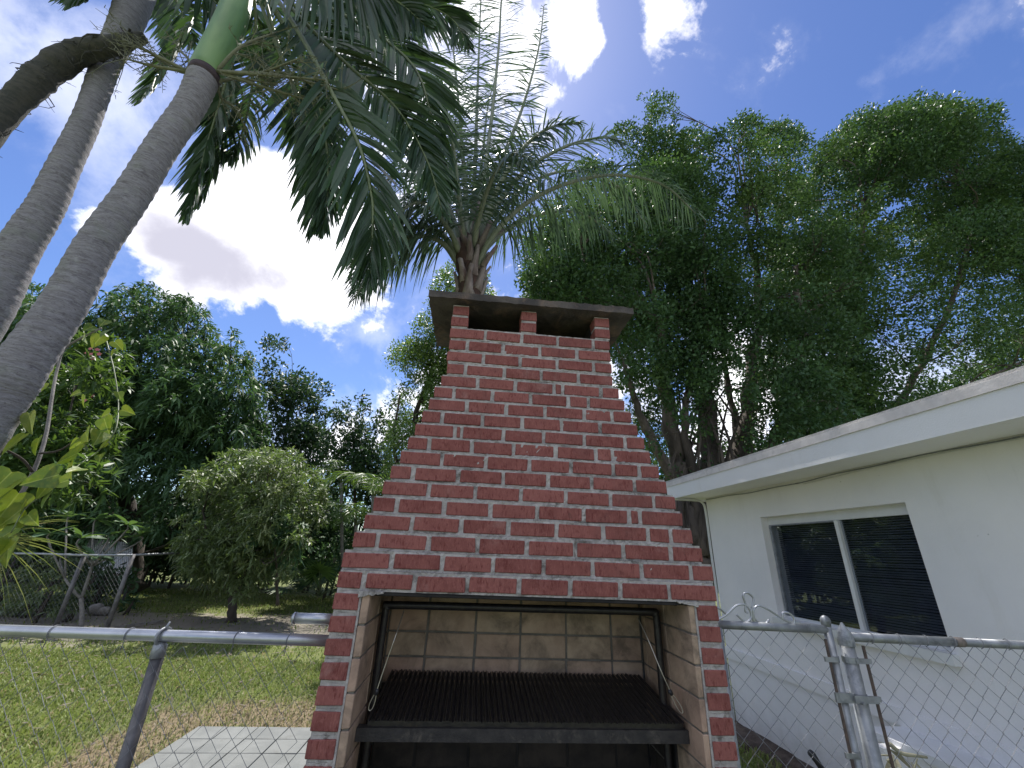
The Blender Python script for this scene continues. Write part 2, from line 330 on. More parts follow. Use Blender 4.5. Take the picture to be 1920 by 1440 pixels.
# lawn: ground sheet and blades share one colour field
def lawn_colour(t, ri=None):
    p = geo_pos(t)
    p2 = t.n('ShaderNodeVectorMath', {0: p, 1: (1, 1, 0)}, operation='MULTIPLY').outputs[0]
    g1 = t.mix(t.ramp(t.noise(p2, 1.6, 6, 0.65), 0.3, 0.7), (0.10, 0.155, 0.035), (0.18, 0.245, 0.05))
    g1 = t.mix(t.math('MULTIPLY', t.ramp(t.noise(p2, 9, 5, 0.7), 0.5, 0.72), 0.6), g1, (0.24, 0.25, 0.10))
    # straw patch beside the paving
    def disc(cx, cy, rx, ry):
        s = t.n('ShaderNodeSeparateXYZ', {0: p2}); a = t.math('MULTIPLY', t.math('SUBTRACT', s.outputs[0], cx), 1 / rx); b = t.math('MULTIPLY', t.math('SUBTRACT', s.outputs[1], cy), 1 / ry)
        return t.math('SQRT', t.math('ADD', t.math('MULTIPLY', a, a), t.math('MULTIPLY', b, b)))
    wob = t.math('ADD', t.math('MULTIPLY', t.math('SUBTRACT', t.noise(p2, 2.2, 6, 0.65), 0.5), 2.2), t.math('MULTIPLY', t.math('SUBTRACT', t.noise(p2, 11, 5, 0.7), 0.5), 1.8))
    dry = t.ramp(t.math('ADD', t.math('MINIMUM', disc(-1.9, 4.95, 1.3, 0.5), disc(-2.95, 4.3, 0.35, 1.0)), wob), 0.7, 1.15, 1.0, 0.0)
    bare = t.ramp(t.math('ADD', disc(-4.6, 9.6, 3.6, 1.5), wob), 0.7, 1.1, 1.0, 0.0)
    bare2 = t.ramp(t.math('ADD', disc(-8.5, 9.0, 3.5, 1.8), wob), 0.7, 1.2, 1.0, 0.0)
    return g1, dry, t.math('MAXIMUM', bare, bare2), p2
m, t = newmat('lawn_ground')
g1, dry, bare, p2 = lawn_colour(t)
soil = t.mix(t.noise(p2, 30, 5, 0.7), (0.10, 0.085, 0.06), (0.20, 0.165, 0.12))
sand = t.mix(t.noise(p2, 12, 6, 0.7), (0.30, 0.27, 0.235), (0.20, 0.175, 0.15))
c = t.mix(0.45, g1, soil); c = t.mix(dry, c, t.mix(t.noise(p2, 25, 5, 0.7), (0.27, 0.22, 0.15), (0.19, 0.15, 0.10))); c = t.mix(t.math('MULTIPLY', bare, 0.9), c, sand)
bs = t.n('ShaderNodeBsdfPrincipled', {'Base Color': c, 'Roughness': 0.95, 'Specular IOR Level': 0.1, 'Normal': bump(t, t.noise(p2, 60, 5, 0.7), 0.8, 0.02)})
out(t, bs.outputs[0])
m, t = newmat('grass_blade')
g1, dry, bare, p2 = lawn_colour(t)
ri = t.n('ShaderNodeNewGeometry').outputs['Random Per Island']
c = t.mix(t.math('MULTIPLY', ri, 0.6), g1, (0.28, 0.33, 0.08)); c = t.mix(t.ramp(ri, 0.9, 0.95), c, (0.36, 0.30, 0.16))
c = t.mix(t.math('MULTIPLY', dry, t.ramp(ri, 0.2, 0.75, 0.85, 0.3)), c, t.mix(ri, (0.34, 0.28, 0.20), (0.22, 0.18, 0.12)))
bs = t.n('ShaderNodeBsdfPrincipled', {'Base Color': c, 'Roughness': 0.5, 'Specular IOR Level': 0.35})
tl = t.n('ShaderNodeBsdfTranslucent', {'Color': c}); mx = t.n('ShaderNodeMixShader', {0: 0.4, 1: bs.outputs[0], 2: tl.outputs[0]}); out(t, mx.outputs[0])
m_plain('paving', (0.185, 0.195, 0.19), (0.14, 0.15, 0.147), 0.8, 5, 60, 0.5, 0.003, stain=(6, (0.12, 0.12, 0.11), 0.55, 0.8))
m_plain('paving_joint', (0.10, 0.09, 0.08), (0.15, 0.13, 0.11), 0.95, 20, 80, 0.6, 0.003)

# ------------------------------------------------------------------ mesh tools
WL = {}      # world location of every top-level thing and part
class MB:
    """collects shapes, builds one mesh"""
    def __init__(s): s.v = []; s.f = []; s.n = 0
    def add(s, v, f):
        v = np.asarray(v, float).reshape(-1, 3); s.v.append(v); o = s.n
        s.f += [tuple(int(i) + o for i in q) for q in f]; s.n += len(v); return s
    def box(s, lo, hi, M=None):
        x0, y0, z0 = lo; x1, y1, z1 = hi
        v = np.array([(x0, y0, z0), (x1, y0, z0), (x1, y1, z0), (x0, y1, z0), (x0, y0, z1), (x1, y0, z1), (x1, y1, z1), (x0, y1, z1)])
        if M is not None: v = np.array([M(p) for p in v])
        return s.add(v, [(0, 3, 2, 1), (4, 5, 6, 7), (0, 1, 5, 4), (1, 2, 6, 5), (2, 3, 7, 6), (3, 0, 4, 7)])
    def tube(s, pts, r, sides=8, cap=True):
        v, f = tube(pts, r, sides, cap); return s.add(v, f)
def tube(pts, r, sides=8, cap=True):
    pts = np.asarray(pts, float); n = len(pts); r = np.broadcast_to(np.asarray(r, float), (n,))
    T = np.gradient(pts, axis=0); T /= np.linalg.norm(T, axis=1)[:, None] + 1e-12
    a = np.array([0, 0, 1.0]) if abs(T[0, 2]) < 0.9 else np.array([1.0, 0, 0])
    N = np.cross(T[0], a); N /= np.linalg.norm(N); Ns = [N]
    for i in range(1, n):
        N = Ns[-1] - T[i] * np.dot(Ns[-1], T[i]); N /= np.linalg.norm(N) + 1e-12; Ns.append(N)
    Ns = np.array(Ns); B = np.cross(T, Ns)
    an = np.arange(sides) / sides * 2 * math.pi
    v = pts[:, None] + r[:, None, None] * (Ns[:, None] * np.cos(an)[None, :, None] + B[:, None] * np.sin(an)[None, :, None])
    f = [(i * sides + j, i * sides + (j + 1) % sides, (i + 1) * sides + (j + 1) % sides, (i + 1) * sides + j) for i in range(n - 1) for j in range(sides)]
    if cap: f += [tuple(range(sides))[::-1], tuple((n - 1) * sides + j for j in range(sides))]
    return v.reshape(-1, 3), f
def spline(pts, n):
    """Catmull-Rom through the points"""
    P = np.asarray(pts, float); P = np.vstack([2 * P[0] - P[1], P, 2 * P[-1] - P[-2]]); k = len(P) - 3
    o = []
    for u in np.linspace(0, k - 1e-6, n):
        i = int(u); t_ = u - i; a, b, c, d = P[i:i + 4]
        o.append(0.5 * ((2 * b) + (-a + c) * t_ + (2 * a - 5 * b + 4 * c - d) * t_ ** 2 + (-a + 3 * b - 3 * c + d) * t_ ** 3))
    return np.array(o)
def chamfer_box(lx, ly, lz, c, jit=0.0, rs=None):
    """box centred on the origin with chamfered edges"""
    v = []; idx = {}
    for sx in (-1, 1):
        for sy in (-1, 1):
            for sz in (-1, 1):
                P = np.array([sx * lx / 2, sy * ly / 2, sz * lz / 2])
                if jit and rs is not None: P = P + rs.normal(0, jit, 3)
                for a in range(3):
                    q = P.copy()
                    for b in range(3):
                        if b != a: q[b] -= (sx, sy, sz)[b] * c
                    idx[(sx, sy, sz, a)] = len(v); v.append(q)
    f = []
    S = (-1, 1)
    for a in range(3):
        b, c2 = (a + 1) % 3, (a + 2) % 3
        for s in S:
            q = []
            for (sb, sc) in ((-1, -1), (1, -1), (1, 1), (-1, 1)):
                k = [0, 0, 0]; k[a] = s; k[b] = sb; k[c2] = sc; q.append(idx[(*k, a)])
            f.append(tuple(q) if s > 0 else tuple(q[::-1]))
    for a in range(3):                       # edges along axis a
        b, c2 = (a + 1) % 3, (a + 2) % 3
        for sb in S:
            for sc in S:
                k0 = [0, 0, 0]; k0[a] = -1; k0[b] = sb; k0[c2] = sc; k1 = list(k0); k1[a] = 1
                q = (idx[(*k0, b)], idx[(*k1, b)], idx[(*k1, c2)], idx[(*k0, c2)])
                f.append(q if sb * sc < 0 else q[::-1])
    for sx in S:
        for sy in S:
            for sz in S:
                q = (idx[(sx, sy, sz, 0)], idx[(sx, sy, sz, 1)], idx[(sx, sy, sz, 2)])
                f.append(q if sx * sy * sz > 0 else q[::-1])
    return np.array(v), f

def mesh_from(name, v, f, mat, smooth=False, recentre=True):
    v = np.asarray(v, float)
    c = np.zeros(3)
    if recentre:
        lo, hi = v.min(0), v.max(0); c = (lo + hi) / 2; c[2] = lo[2]
    me = bpy.data.meshes.new(name)
    if isinstance(f, np.ndarray):
        n, k = f.shape
        me.vertices.add(len(v)); me.vertices.foreach_set('co', (v - c).astype(np.float32).ravel())
        me.loops.add(n * k); me.loops.foreach_set('vertex_index', f.astype(np.int32).ravel())
        me.polygons.add(n); me.polygons.foreach_set('loop_start', (np.arange(n) * k).astype(np.int32))
        me.update(calc_edges=True)
    else:
        me.from_pydata((v - c).tolist(), [], f); me.update()
    if mat: me.materials.append(MAT[mat])
    if smooth: me.polygons.foreach_set('use_smooth', [True] * len(me.polygons))
    return me, c
def link(name, me, loc, parent=None, rotz=0.0, rot=None, **props):
    o = bpy.data.objects.new(name, me); col.objects.link(o)
    base = WL[parent.name] if parent else np.zeros(3)
    o.location = np.asarray(loc) - base
    if rot is not None: o.rotation_euler = rot
    elif rotz: o.rotation_euler = (0, 0, rotz)
    if parent: o.parent = parent
    WL[o.name] = np.asarray(loc, float)
    for k, v in props.items():
        if v: o[k] = v
    return o
def obj(name, v, f, mat, parent=None, smooth=False, **props):
    me, c = mesh_from(name, v, f, mat, smooth); return link(name, me, c, parent, **props)
def mb(name, M, mat, parent=None, smooth=False, **props):
    return obj(name, np.vstack(M.v), M.f, mat, parent, smooth, **props)
def thing(name, loc, label, category, group=None):
    o = bpy.data.objects.new(name, None); col.objects.link(o); o.empty_display_size = 0.2
    o.location = loc; WL[o.name] = np.asarray(loc, float); o['label'] = label; o['category'] = category
    if group: o['group'] = group
    return o
def unit(a): a = np.asarray(a, float); return a / (np.linalg.norm(a, axis=-1, keepdims=True) + 1e-9)

# ------------------------------------------------------------------ leaves
def long_leaves(pos, d, side, L, Wd, droop):
    """two-segment lanceolate leaves -> verts, quads"""
    pos, d, side = pos, unit(d), side
    side = unit(side - d * np.sum(side * d, 1)[:, None]); n = len(pos)
    L = np.broadcast_to(L, (n,))[:, None]; Wd = np.broadcast_to(Wd, (n,))[:, None]; dr = np.broadcast_to(droop, (n,))[:, None]
    g = np.array([0, 0, -1.0])
    mid = pos + d * L * 0.45 + g * L * dr * 0.22; tip = pos + d * L * 0.95 + g * L * dr * 0.85
    V = np.stack([pos - side * Wd * 0.12, pos + side * Wd * 0.12, mid + side * Wd * 0.5, mid - side * Wd * 0.5, tip + side * Wd * 0.05, tip - side * Wd * 0.05], 1)
    base = np.arange(n)[:, None] * 6
    Fq = np.concatenate([base + np.array([0, 1, 2, 3]), base + np.array([3, 2, 4, 5])], 0)
    return V.reshape(-1, 3), Fq
def rhomb_leaves(pos, d, side, L, Wd):
    d = unit(d); side = unit(side - d * np.sum(side * d, 1)[:, None]); n = len(pos)
    L = np.broadcast_to(L, (n,))[:, None]; Wd = np.broadcast_to(Wd, (n,))[:, None]
    nrm = np.cross(d, side)
    V = np.stack([pos, pos + d * L * 0.55 + side * Wd * 0.5 + nrm * L * 0.08, pos + d * L, pos + d * L * 0.55 - side * Wd * 0.5 + nrm * L * 0.08], 1)
    return V.reshape(-1, 3), np.arange(n)[:, None] * 4 + np.array([0, 1, 2, 3])
def rand_dirs(n): return unit(rng.normal(size=(n, 3)))
def inside(poly, x, y):
    P = np.asarray(poly, float); x = np.asarray(x)[..., None]; y = np.asarray(y)[..., None]
    x1, y1 = P[:, 0], P[:, 1]; x2, y2 = np.roll(x1, -1), np.roll(y1, -1)
    c = ((y1 > y) != (y2 > y)) & (x < (x2 - x1) * (y - y1) / (y2 - y1 + 1e-9) + x1)
    return c.sum(-1) % 2 == 1
def make_lobes(poly, Y0, dY, nl, rpx, fit=0.85):
    """leafy masses of a crown whose outline is the polygon as seen at depth Y0"""
    P = np.asarray(poly, float); lo, hi = P.min(0), P.max(0); L = []
    an = np.linspace(0, 2 * math.pi, 10, endpoint=False); tries = 0
    while len(L) < nl and tries < nl * 60:
        tries += 1
        x, y = rng.uniform(lo, hi)
        if not inside(P, x, y): continue
        r = rng.uniform(*rpx)
        for k in range(5):
            if inside(P, x + fit * r * np.cos(an), y + fit * r * np.sin(an)).all(): break
            r *= 0.72
        if r < rpx[0] * 0.35: continue
        Y = Y0 + rng.uniform(-dY, dY); c = at(x, y, Y); zc = proj(c)[0, 2]; L.append((*c, r * zc / 765.0))
    return np.array(L)
def crown(name, parent, lobes, mat, leaf, Wd, per_m2=30, nleaf=14, clr=0.16, kind='rhomb', droop=0.5, holes=(), thin=None, squash=0.8, up=0.25, **props):
    P0, C0, R0 = [], [], []
    for x, y, z, R in lobes:
        k = max(6, int(per_m2 * 4 * R * R))
        d = rand_dirs(k); d[:, 2] = d[:, 2] * 1.0 + 0.1; d = unit(d)
        rr = R * rng.uniform(0.5, 1.0, k) ** 0.5 * 0.92
        p = np.array([x, y, z]) + d * rr[:, None] * np.array([1, 1, squash])
        P0.append(p); C0.append(d)
    P0 = np.vstack(P0); C0 = np.vstack(C0)
    P0[:, 2] = np.maximum(P0[:, 2], 0.12)
    if len(holes) or thin:
        q = proj(P0); keep = np.ones(len(P0), bool)
        for hx, hy, ra, rb, pr in holes:
            ins = ((q[:, 0] - hx) / ra) ** 2 + ((q[:, 1] - hy) / rb) ** 2 < 1
            keep &= ~(ins & (rng.random(len(P0)) < pr))
        P0, C0 = P0[keep], C0[keep]
    n = len(P0); idx = np.repeat(np.arange(n), nleaf); N = len(idx)
    if kind == 'whorl':
        pos = P0[idx] + rng.normal(0, clr * 0.25, (N, 3))
        d = rand_dirs(N) * 1.0 + C0[idx] * 0.5 + np.array([0, 0, up])
        side = np.cross(unit(d), np.array([0, 0, 1.0]) + rng.normal(0, 0.35, (N, 3)))
        V, Fq = long_leaves(pos, d, unit(side), leaf * rng.uniform(0.7, 1.2, N), Wd * rng.uniform(0.8, 1.2, N), droop * rng.uniform(0.5, 1.4, N))
    else:
        pos = P0[idx] + rand_dirs(N) * (clr * rng.uniform(0.1, 1, N) ** 0.6)[:, None]
        d = rand_dirs(N) + C0[idx] * 0.6 + np.array([0, 0, -0.1])
        side = np.cross(unit(d), np.array([0, 0, 1.0]) + rng.normal(0, 0.6, (N, 3)))
        V, Fq = rhomb_leaves(pos, d, unit(side), leaf * rng.uniform(0.7, 1.25, N), Wd * rng.uniform(0.75, 1.2, N))
    me, c = mesh_from(name, V, Fq, mat)
    return link(name, me, c, parent, **props)
def limbs(parent, mat, stems, lobes, name='branch', tw=0.028, every=1, trunkname='trunk', sides=8):
    """stems: list of (points, r0, r1); a thin branch runs to every lobe"""
    M = MB(); nodes = []
    for i, (pts, r0, r1) in enumerate(stems):
        s = spline(pts, max(8, 5 * len(pts))); s[1:-1] += rng.normal(0, r0 * 0.13, s[1:-1].shape)
        rr = np.linspace(r0, r1, len(s)) * (1 + rng.normal(0, 0.05, len(s))); rr[0] *= 1.25
        M.tube(s, rr, sides); nodes.append(np.hstack([s[2:], rr[2:, None]]))
    mb(trunkname, M, mat, parent, True)
    nodes = np.vstack(nodes); B = MB()
    for k, (x, y, z, R) in enumerate(lobes):
        if k % every: continue
        c = np.array([x, y, z]); dd = np.linalg.norm(nodes[:, :3] - c, axis=1) + 0.8 * np.maximum(0, nodes[:, 2] - c[2])
        j = int(dd.argmin()); a = nodes[j, :3]; L = np.linalg.norm(c - a)
        if L < 0.15: continue
        m_ = (a + c) / 2 + rng.normal(0, 0.12 * L, 3) + np.array([0, 0, 0.08 * L])
        r0 = min(nodes[j, 3] * 0.6, tw * (0.5 + 0.35 * L)); s = spline([a, m_, c], 9)
        B.tube(s, np.linspace(r0, r0 * 0.3, 9), 5, False)
        for q in range(3):
            e = c + rand_dirs(1)[0] * R * 0.8
            B.tube(np.array([s[6], (s[6] + e) / 2 + rng.normal(0, R * 0.1, 3), e]), [r0 * 0.4, r0 * 0.3, r0 * 0.15], 4, False)
    if B.n: mb(name, B, mat, parent, True, kind='stuff')

# palm fronds
def frond_geo(path, n, L, Wd, face, ang=(60, 25), droop=0.5, plume=0.0, jit=0.1, start=0.12, both=True, ragged=0.0, lprof=None):
    """path: 3D rachis; leaflets both sides in the plane across 'face' (the direction the frond's face looks)"""
    s = spline(path, n); T = unit(np.gradient(s, axis=0)); face = np.asarray(face, float)
    Vs, n0 = [], 0; strips = []
    for i in range(int(n * start), n):
        u = (i / (n - 1) - start) / (1 - start)
        prof = (math.sin(math.pi * min(1, 0.18 + 0.82 * u) ** 0.75) * 0.85 + 0.2) if lprof is None else lprof(u)
        S = unit(np.cross(T[i], face)); Nf = unit(np.cross(S, T[i]))
        a = rad(ang[0] + (ang[1] - ang[0]) * u)
        for sg in (-1, 1):
            aa = a + rng.normal(0, jit)
            d = T[i] * math.cos(aa) + sg * S * math.sin(aa) + Nf * rng.normal(0, plume) + Nf * 0.1
            l = L * prof * rng.uniform(0.85, 1.1); w = Wd * rng.uniform(0.8, 1.15) * (0.5 + 0.5 * min(1, prof))
            if ragged and rng.random() < ragged: l *= rng.uniform(0.3, 0.8)
            d = unit(d); wv = unit(T[i] * 0.8 + Nf * rng.normal(0, 0.5) + rng.normal(0, 0.15, 3)); wv = unit(wv - d * np.dot(wv, d))
            q = np.array([0, .3, .62, .85, 1.0]); wd = np.array([.45, 1, .85, .5, .06]) * w / 2
            dr = droop * rng.uniform(0.7, 1.3)
            c = s[i] + d * (l * q * (1 - 0.25 * dr * q))[:, None] + np.array([0, 0, -1.0]) * (l * dr * q ** 2)[:, None]
            strips.append(np.stack([c - wv * wd[:, None], c + wv * wd[:, None]], 1).reshape(-1, 3))
    strips = np.array(strips)
    return s, strips
STRIP_F = np.array([[0, 1, 3, 2], [2, 3, 5, 4], [4, 5, 7, 6], [6, 7, 9, 8]])
def frond(parent, path, n, L, Wd, face, mat, rmat, r0=0.022, single=False, label=None, **kw):
    s, st = frond_geo(path, n, L, Wd, face, **kw)
    M = MB().tube(s, np.linspace(r0, r0 * 0.2, len(s)), 7)
    fr = mb('frond', M, rmat, parent, True)
    if label: fr['label'] = label
    if single:
        for k in range(len(st)): obj('leaflet', st[k], [tuple(q) for q in STRIP_F.tolist()], mat, fr)
    else:
        N = len(st); Fq = (np.arange(N)[:, None, None] * 10 + STRIP_F).reshape(-1, 4)
        me, c = mesh_from('leaflets', st.reshape(-1, 3), Fq, mat); link('leaflets', me, c, fr, kind='stuff')
    return fr

#STRUCTURE
# ------------------------------------------------------------------ ground
N = 90
gx = np.linspace(-1, 1, N); gx = np.sign(gx) * np.abs(gx) ** 2.2 * 260
X, Yg = np.meshgrid(gx, gx); Zg = 0.02 * np.sin(X * 0.9) * np.cos(Yg * 0.7) - 0.02
Zg = np.where((X > -3.4) & (X < 3.2) & (Yg < 5.5) & (Yg > -3), -0.03, Zg)
gv = np.stack([X, Yg, Zg], -1).reshape(-1, 3); gi = np.arange(N * N).reshape(N, N)
gf = np.stack([gi[:-1, :-1], gi[:-1, 1:], gi[1:, 1:], gi[1:, :-1]], -1).reshape(-1, 4)
obj('ground', gv, gf, 'lawn_ground', kind='structure')

AB = rad(4.65); AH = rad(-6.5)
bs_, bn_ = np.array([math.cos(AB), math.sin(AB), 0]), np.array([-math.sin(AB), math.cos(AB), 0])
def Bq(s, t_, z=0.0): return bs_ * s + bn_ * t_ + np.array([0, 0, z])
BM = lambda p: Bq(p[0], p[1], p[2])
hh, hm = np.array([math.sin(AH), math.cos(AH), 0]), np.array([math.cos(AH), -math.sin(AH), 0])
def Hq(m_, h_, z=0.0): return hm * m_ + hh * h_ + np.array([0, 0, z])
HM = lambda p: Hq(p[0], p[1], p[2])

# ------------------------------------------------------------------ paving
TP = 0.262
S0, S1, T0_, T1_ = -2.29, -2.29 + 13 * TP, 4.77 - 20 * TP, 4.77
pav = mb('patio_paving', MB().box((S0 - 0.01, T0_, -0.04), (S1 + 0.01, T1_ + 0.01, -0.006), BM), 'paving_joint', kind='structure')
rs = np.random.default_rng(3)
tile_me = []
for k in range(4):
    v, f = chamfer_box(TP - 0.008, TP - 0.008, 0.02, 0.0025, 0.0006, rs); tile_me.append(mesh_from('tile', v, f, 'paving', recentre=False)[0])
for i in range(13):
    for j in range(20):
        p = Bq(S0 + TP * (i + .5), T1_ - TP * (j + .5), 0.001 + rs.normal(0, 0.0009))
        link('tile', tile_me[(i * 7 + j * 3) % 4], p, pav, rot=(rs.normal(0, .002), rs.normal(0, .002), AB + rs.normal(0, .003)))

# soil strip along the house wall
v = []; nn = 40
for i in range(nn):
    h_ = 0.3 + i * (4.9 - 0.3) / (nn - 1); wv_ = 0.32 + 0.08 * math.sin(h_ * 3) + 0.05 * rs.normal()
    for q in range(7):
        a = q / 6; v.append(Hq(3.02 - wv_ * 1.1 * a, h_, 0.055 * math.cos(a * math.pi / 2) + rs.normal(0, 0.008) - 0.045 * a))
f = [(i * 7 + q, i * 7 + q + 1, (i + 1) * 7 + q + 1, (i + 1) * 7 + q) for i in range(nn - 1) for q in range(6)]
obj('soil_bed', v, f, 'mulch', kind='structure')

# ------------------------------------------------------------------ house
house = thing('house', Hq(5.2, 1.5, 0), 'single storey white stucco house with a wide eave and dark blinds behind a sliding window', 'house')
WX = 3.0; wh0, wh1 = 2.50, 3.925; wz0, wz1 = 1.094, 1.968; ZT = 2.262
H0, H1 = -3.0, 4.82
M = MB()
M.box((WX, H0, -0.3), (WX + .2, wh0, ZT), HM).box((WX, wh1, -0.3), (WX + .2, H1, ZT), HM)
M.box((WX, wh0, -0.3), (WX + .2, wh1, wz0), HM).box((WX, wh0, wz1), (WX + .2, wh1, ZT), HM)
M.box((WX + .2, H1 - .2, -.3), (9, H1, ZT), HM).box((WX + .2, H0, -.3), (9, H0 + .2, ZT), HM).box((8.8, H0 + .2, -.3), (9, H1 - .2, ZT), HM)
wall = mb('wall', M, 'stucco_white', house)
# raised band low on the wall (a stepped course that falls slightly)
v = []
M = MB().box((WX - .018, H0, 0.60), (WX - .001, H1 - .004, 0.70), HM); mb('wall_band', M, 'stucco_white', house)
# eave: soffit, fascia, drip edge, roof
FX = 2.6
mb('soffit', MB().box((FX + .02, H0, ZT - .012), (WX + .3, H1 + .16, ZT + .01), HM).box((WX + .3, H1 - .15, ZT - .012), (9.3, H1 + .16, ZT + .01), HM), 'stucco_white', house)
fa = mb('fascia', MB().box((FX, H0, 2.235), (FX + .022, H1 + .18, 2.40), HM).box((FX + .022, H1 + .16, 2.235), (9.3, H1 + .18, 2.40), HM), 'fascia_white', house)
de = MB().box((FX - .008, 2.452, 2.385), (FX + .03, H1 + .19, 2.44), HM).box((FX - .010, H0, 2.387), (FX + .03, 2.449, 2.442), HM)
mb('drip_edge', de, 'drip_edge', house)
rv = [Hq(FX - .006, H0, 2.43), Hq(FX - .006, H1 + .19, 2.43), Hq(6.2, H1 + .19, 2.75), Hq(6.2, H0, 2.75), Hq(9.3, H1 + .19, 2.45), Hq(9.3, H0, 2.45)]
rv2 = [p + np.array([0, 0, .03]) for p in rv]
obj('roof', rv + rv2, [(0, 1, 2, 3), (3, 2, 4, 5), (6, 9, 8, 7), (9, 11, 10, 8), (0, 6, 7, 1), (1, 7, 8, 2), (2, 8, 10, 4), (4, 10, 11, 5), (5, 11, 9, 3), (3, 9, 6, 0)], 'roofing', house)
# ragged granule edge of roofing felt above the metal
# window
win = mb('window', MB().box((WX + .065, wh0 - .0, wz0), (WX + .095, wh0 + .02, wz1), HM).box((WX + .065, wh1 - .02, wz0), (WX + .095, wh1, wz1), HM)
         .box((WX + .065, wh0 + .02, wz1 - .072), (WX + .095, wh1 - .02, wz1), HM).box((WX + .065, wh0 + .02, wz0), (WX + .095, wh1 - .02, wz0 + .02), HM), 'white_metal', house)
mh = 3.135
mb('mullion', MB().box((WX + .056, mh - .017, wz0 + .02), (WX + .097, mh + .017, wz1 - .075), HM), 'white_metal', win)
mb('sash_rail', MB().box((WX + .060, mh + .017, wz1 - .084), (WX + .088, wh1 - .02, wz1 - .0722), HM).box((WX + .056, wh1 - .05, wz0 + .0202), (WX + .077, wh1 - .021, wz1 - .085), HM), 'galvanised_dull', win)
for a, b_ in ((wh0 + .022, mh - .018), (mh + .018, wh1 - .022)):
    mb('pane', MB().box((WX + .078, a, wz0 + .021), (WX + .082, b_, wz1 - .073), HM), 'window_glass', win)
for a, b_ in ((wh0 + .022, mh - .012), (mh + .012, wh1 - .056)):
    M = MB(); z = wz0 + .03
    while z < wz1 - .08:
        dz = rs.normal(0, .0012)
        M.add([Hq(WX + .105, a, z + dz), Hq(WX + .105, b_, z + dz), Hq(WX + .122, b_, z + .0105 + dz), Hq(WX + .122, a, z + .0105 + dz)], [(0, 1, 2, 3)]); z += .0172
    mb('blind', M, 'blind', house, kind='stuff')
mb('sill', MB().box((WX - .045, wh0 - .03, wz0 - .06), (WX + .064, wh1 + .03, wz0 - .001), HM), 'white_metal', house)
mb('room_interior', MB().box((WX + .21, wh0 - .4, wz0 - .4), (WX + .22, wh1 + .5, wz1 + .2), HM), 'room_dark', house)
# cables and conduit
M = MB(); P = [Hq(WX - .008, h_, ZT - .03 - .012 * math.sin(h_ * 2.1) + .004 * math.sin(h_ * 9)) for h_ in np.linspace(H0, H1 - .02, 60)]
M.tube(P, .0045, 5); mb('cable', M, 'galvanised_dull', house, True)
P = [Hq(WX - .006, h_, ZT - .05 - .02 * math.sin(h_ * 1.7 + 1)) for h_ in np.linspace(H0, 3.3, 50)]
mb('cable', MB().tube(P, .003, 5), 'white_metal', house, True)
P = spline([Hq(2.62, H1 + .02, ZT - .03), Hq(2.86, H1 + .02, ZT - .03), Hq(2.96, H1 + .02, ZT - .06), Hq(2.985, H1 + .015, ZT - .16), Hq(2.985, H1 + .015, ZT - .6), Hq(2.985, H1 + .015, 1.0), Hq(2.985, H1 + .015, 0.0)], 40)
mb('conduit', MB().tube(P, .014, 8), 'white_metal', house, True)
P = spline([Hq(2.985, 4.7, 1.02), Hq(2.985, 4.6, .80), Hq(2.98, 4.3, .77), Hq(2.985, 3.2, .73), Hq(2.985, 2.2, .70)], 30)
# low masonry ledge with two fins near the gate post
M = MB().box((2.72, -1.5, -.1), (2.999, 2.93, .56), HM); led = thing('wall_ledge', Hq(2.85, 1.5, 0), 'low white painted masonry ledge with projecting fins along the foot of the house wall', 'ledge')
mb('ledge_block', M, 'stucco_white', led)
for h_ in (2.74, 2.30):
    mb('fin', MB().box((2.58, h_ - .035, -.1), (2.719, h_ + .035, .575), HM), 'stucco_white', led)
mb('ledge_cap', MB().box((2.70, -1.5, .561), (2.998, 2.95, .60), HM), 'white_panel', led)

# ------------------------------------------------------------------ barbecue
bbq = thing('brick_barbecue', Bq(.26, 2.1, 0), 'tall red brick barbecue with a stepped tapering chimney, concrete cap and fire brick lining', 'barbecue')
R5 = lambda xs, yl, yr: [(560 + x / 2.743, 540 + (yl + (yr - yl) * (x - xs[0]) / (xs[-1] - xs[0])) / 2.743) for x in xs]
R6 = lambda xs, yl, yr: [(560 + x / 2.286, 1000 + (yl + (yr - yl) * (x - xs[0]) / (xs[-1] - xs[0])) / 2.286) for x in xs]
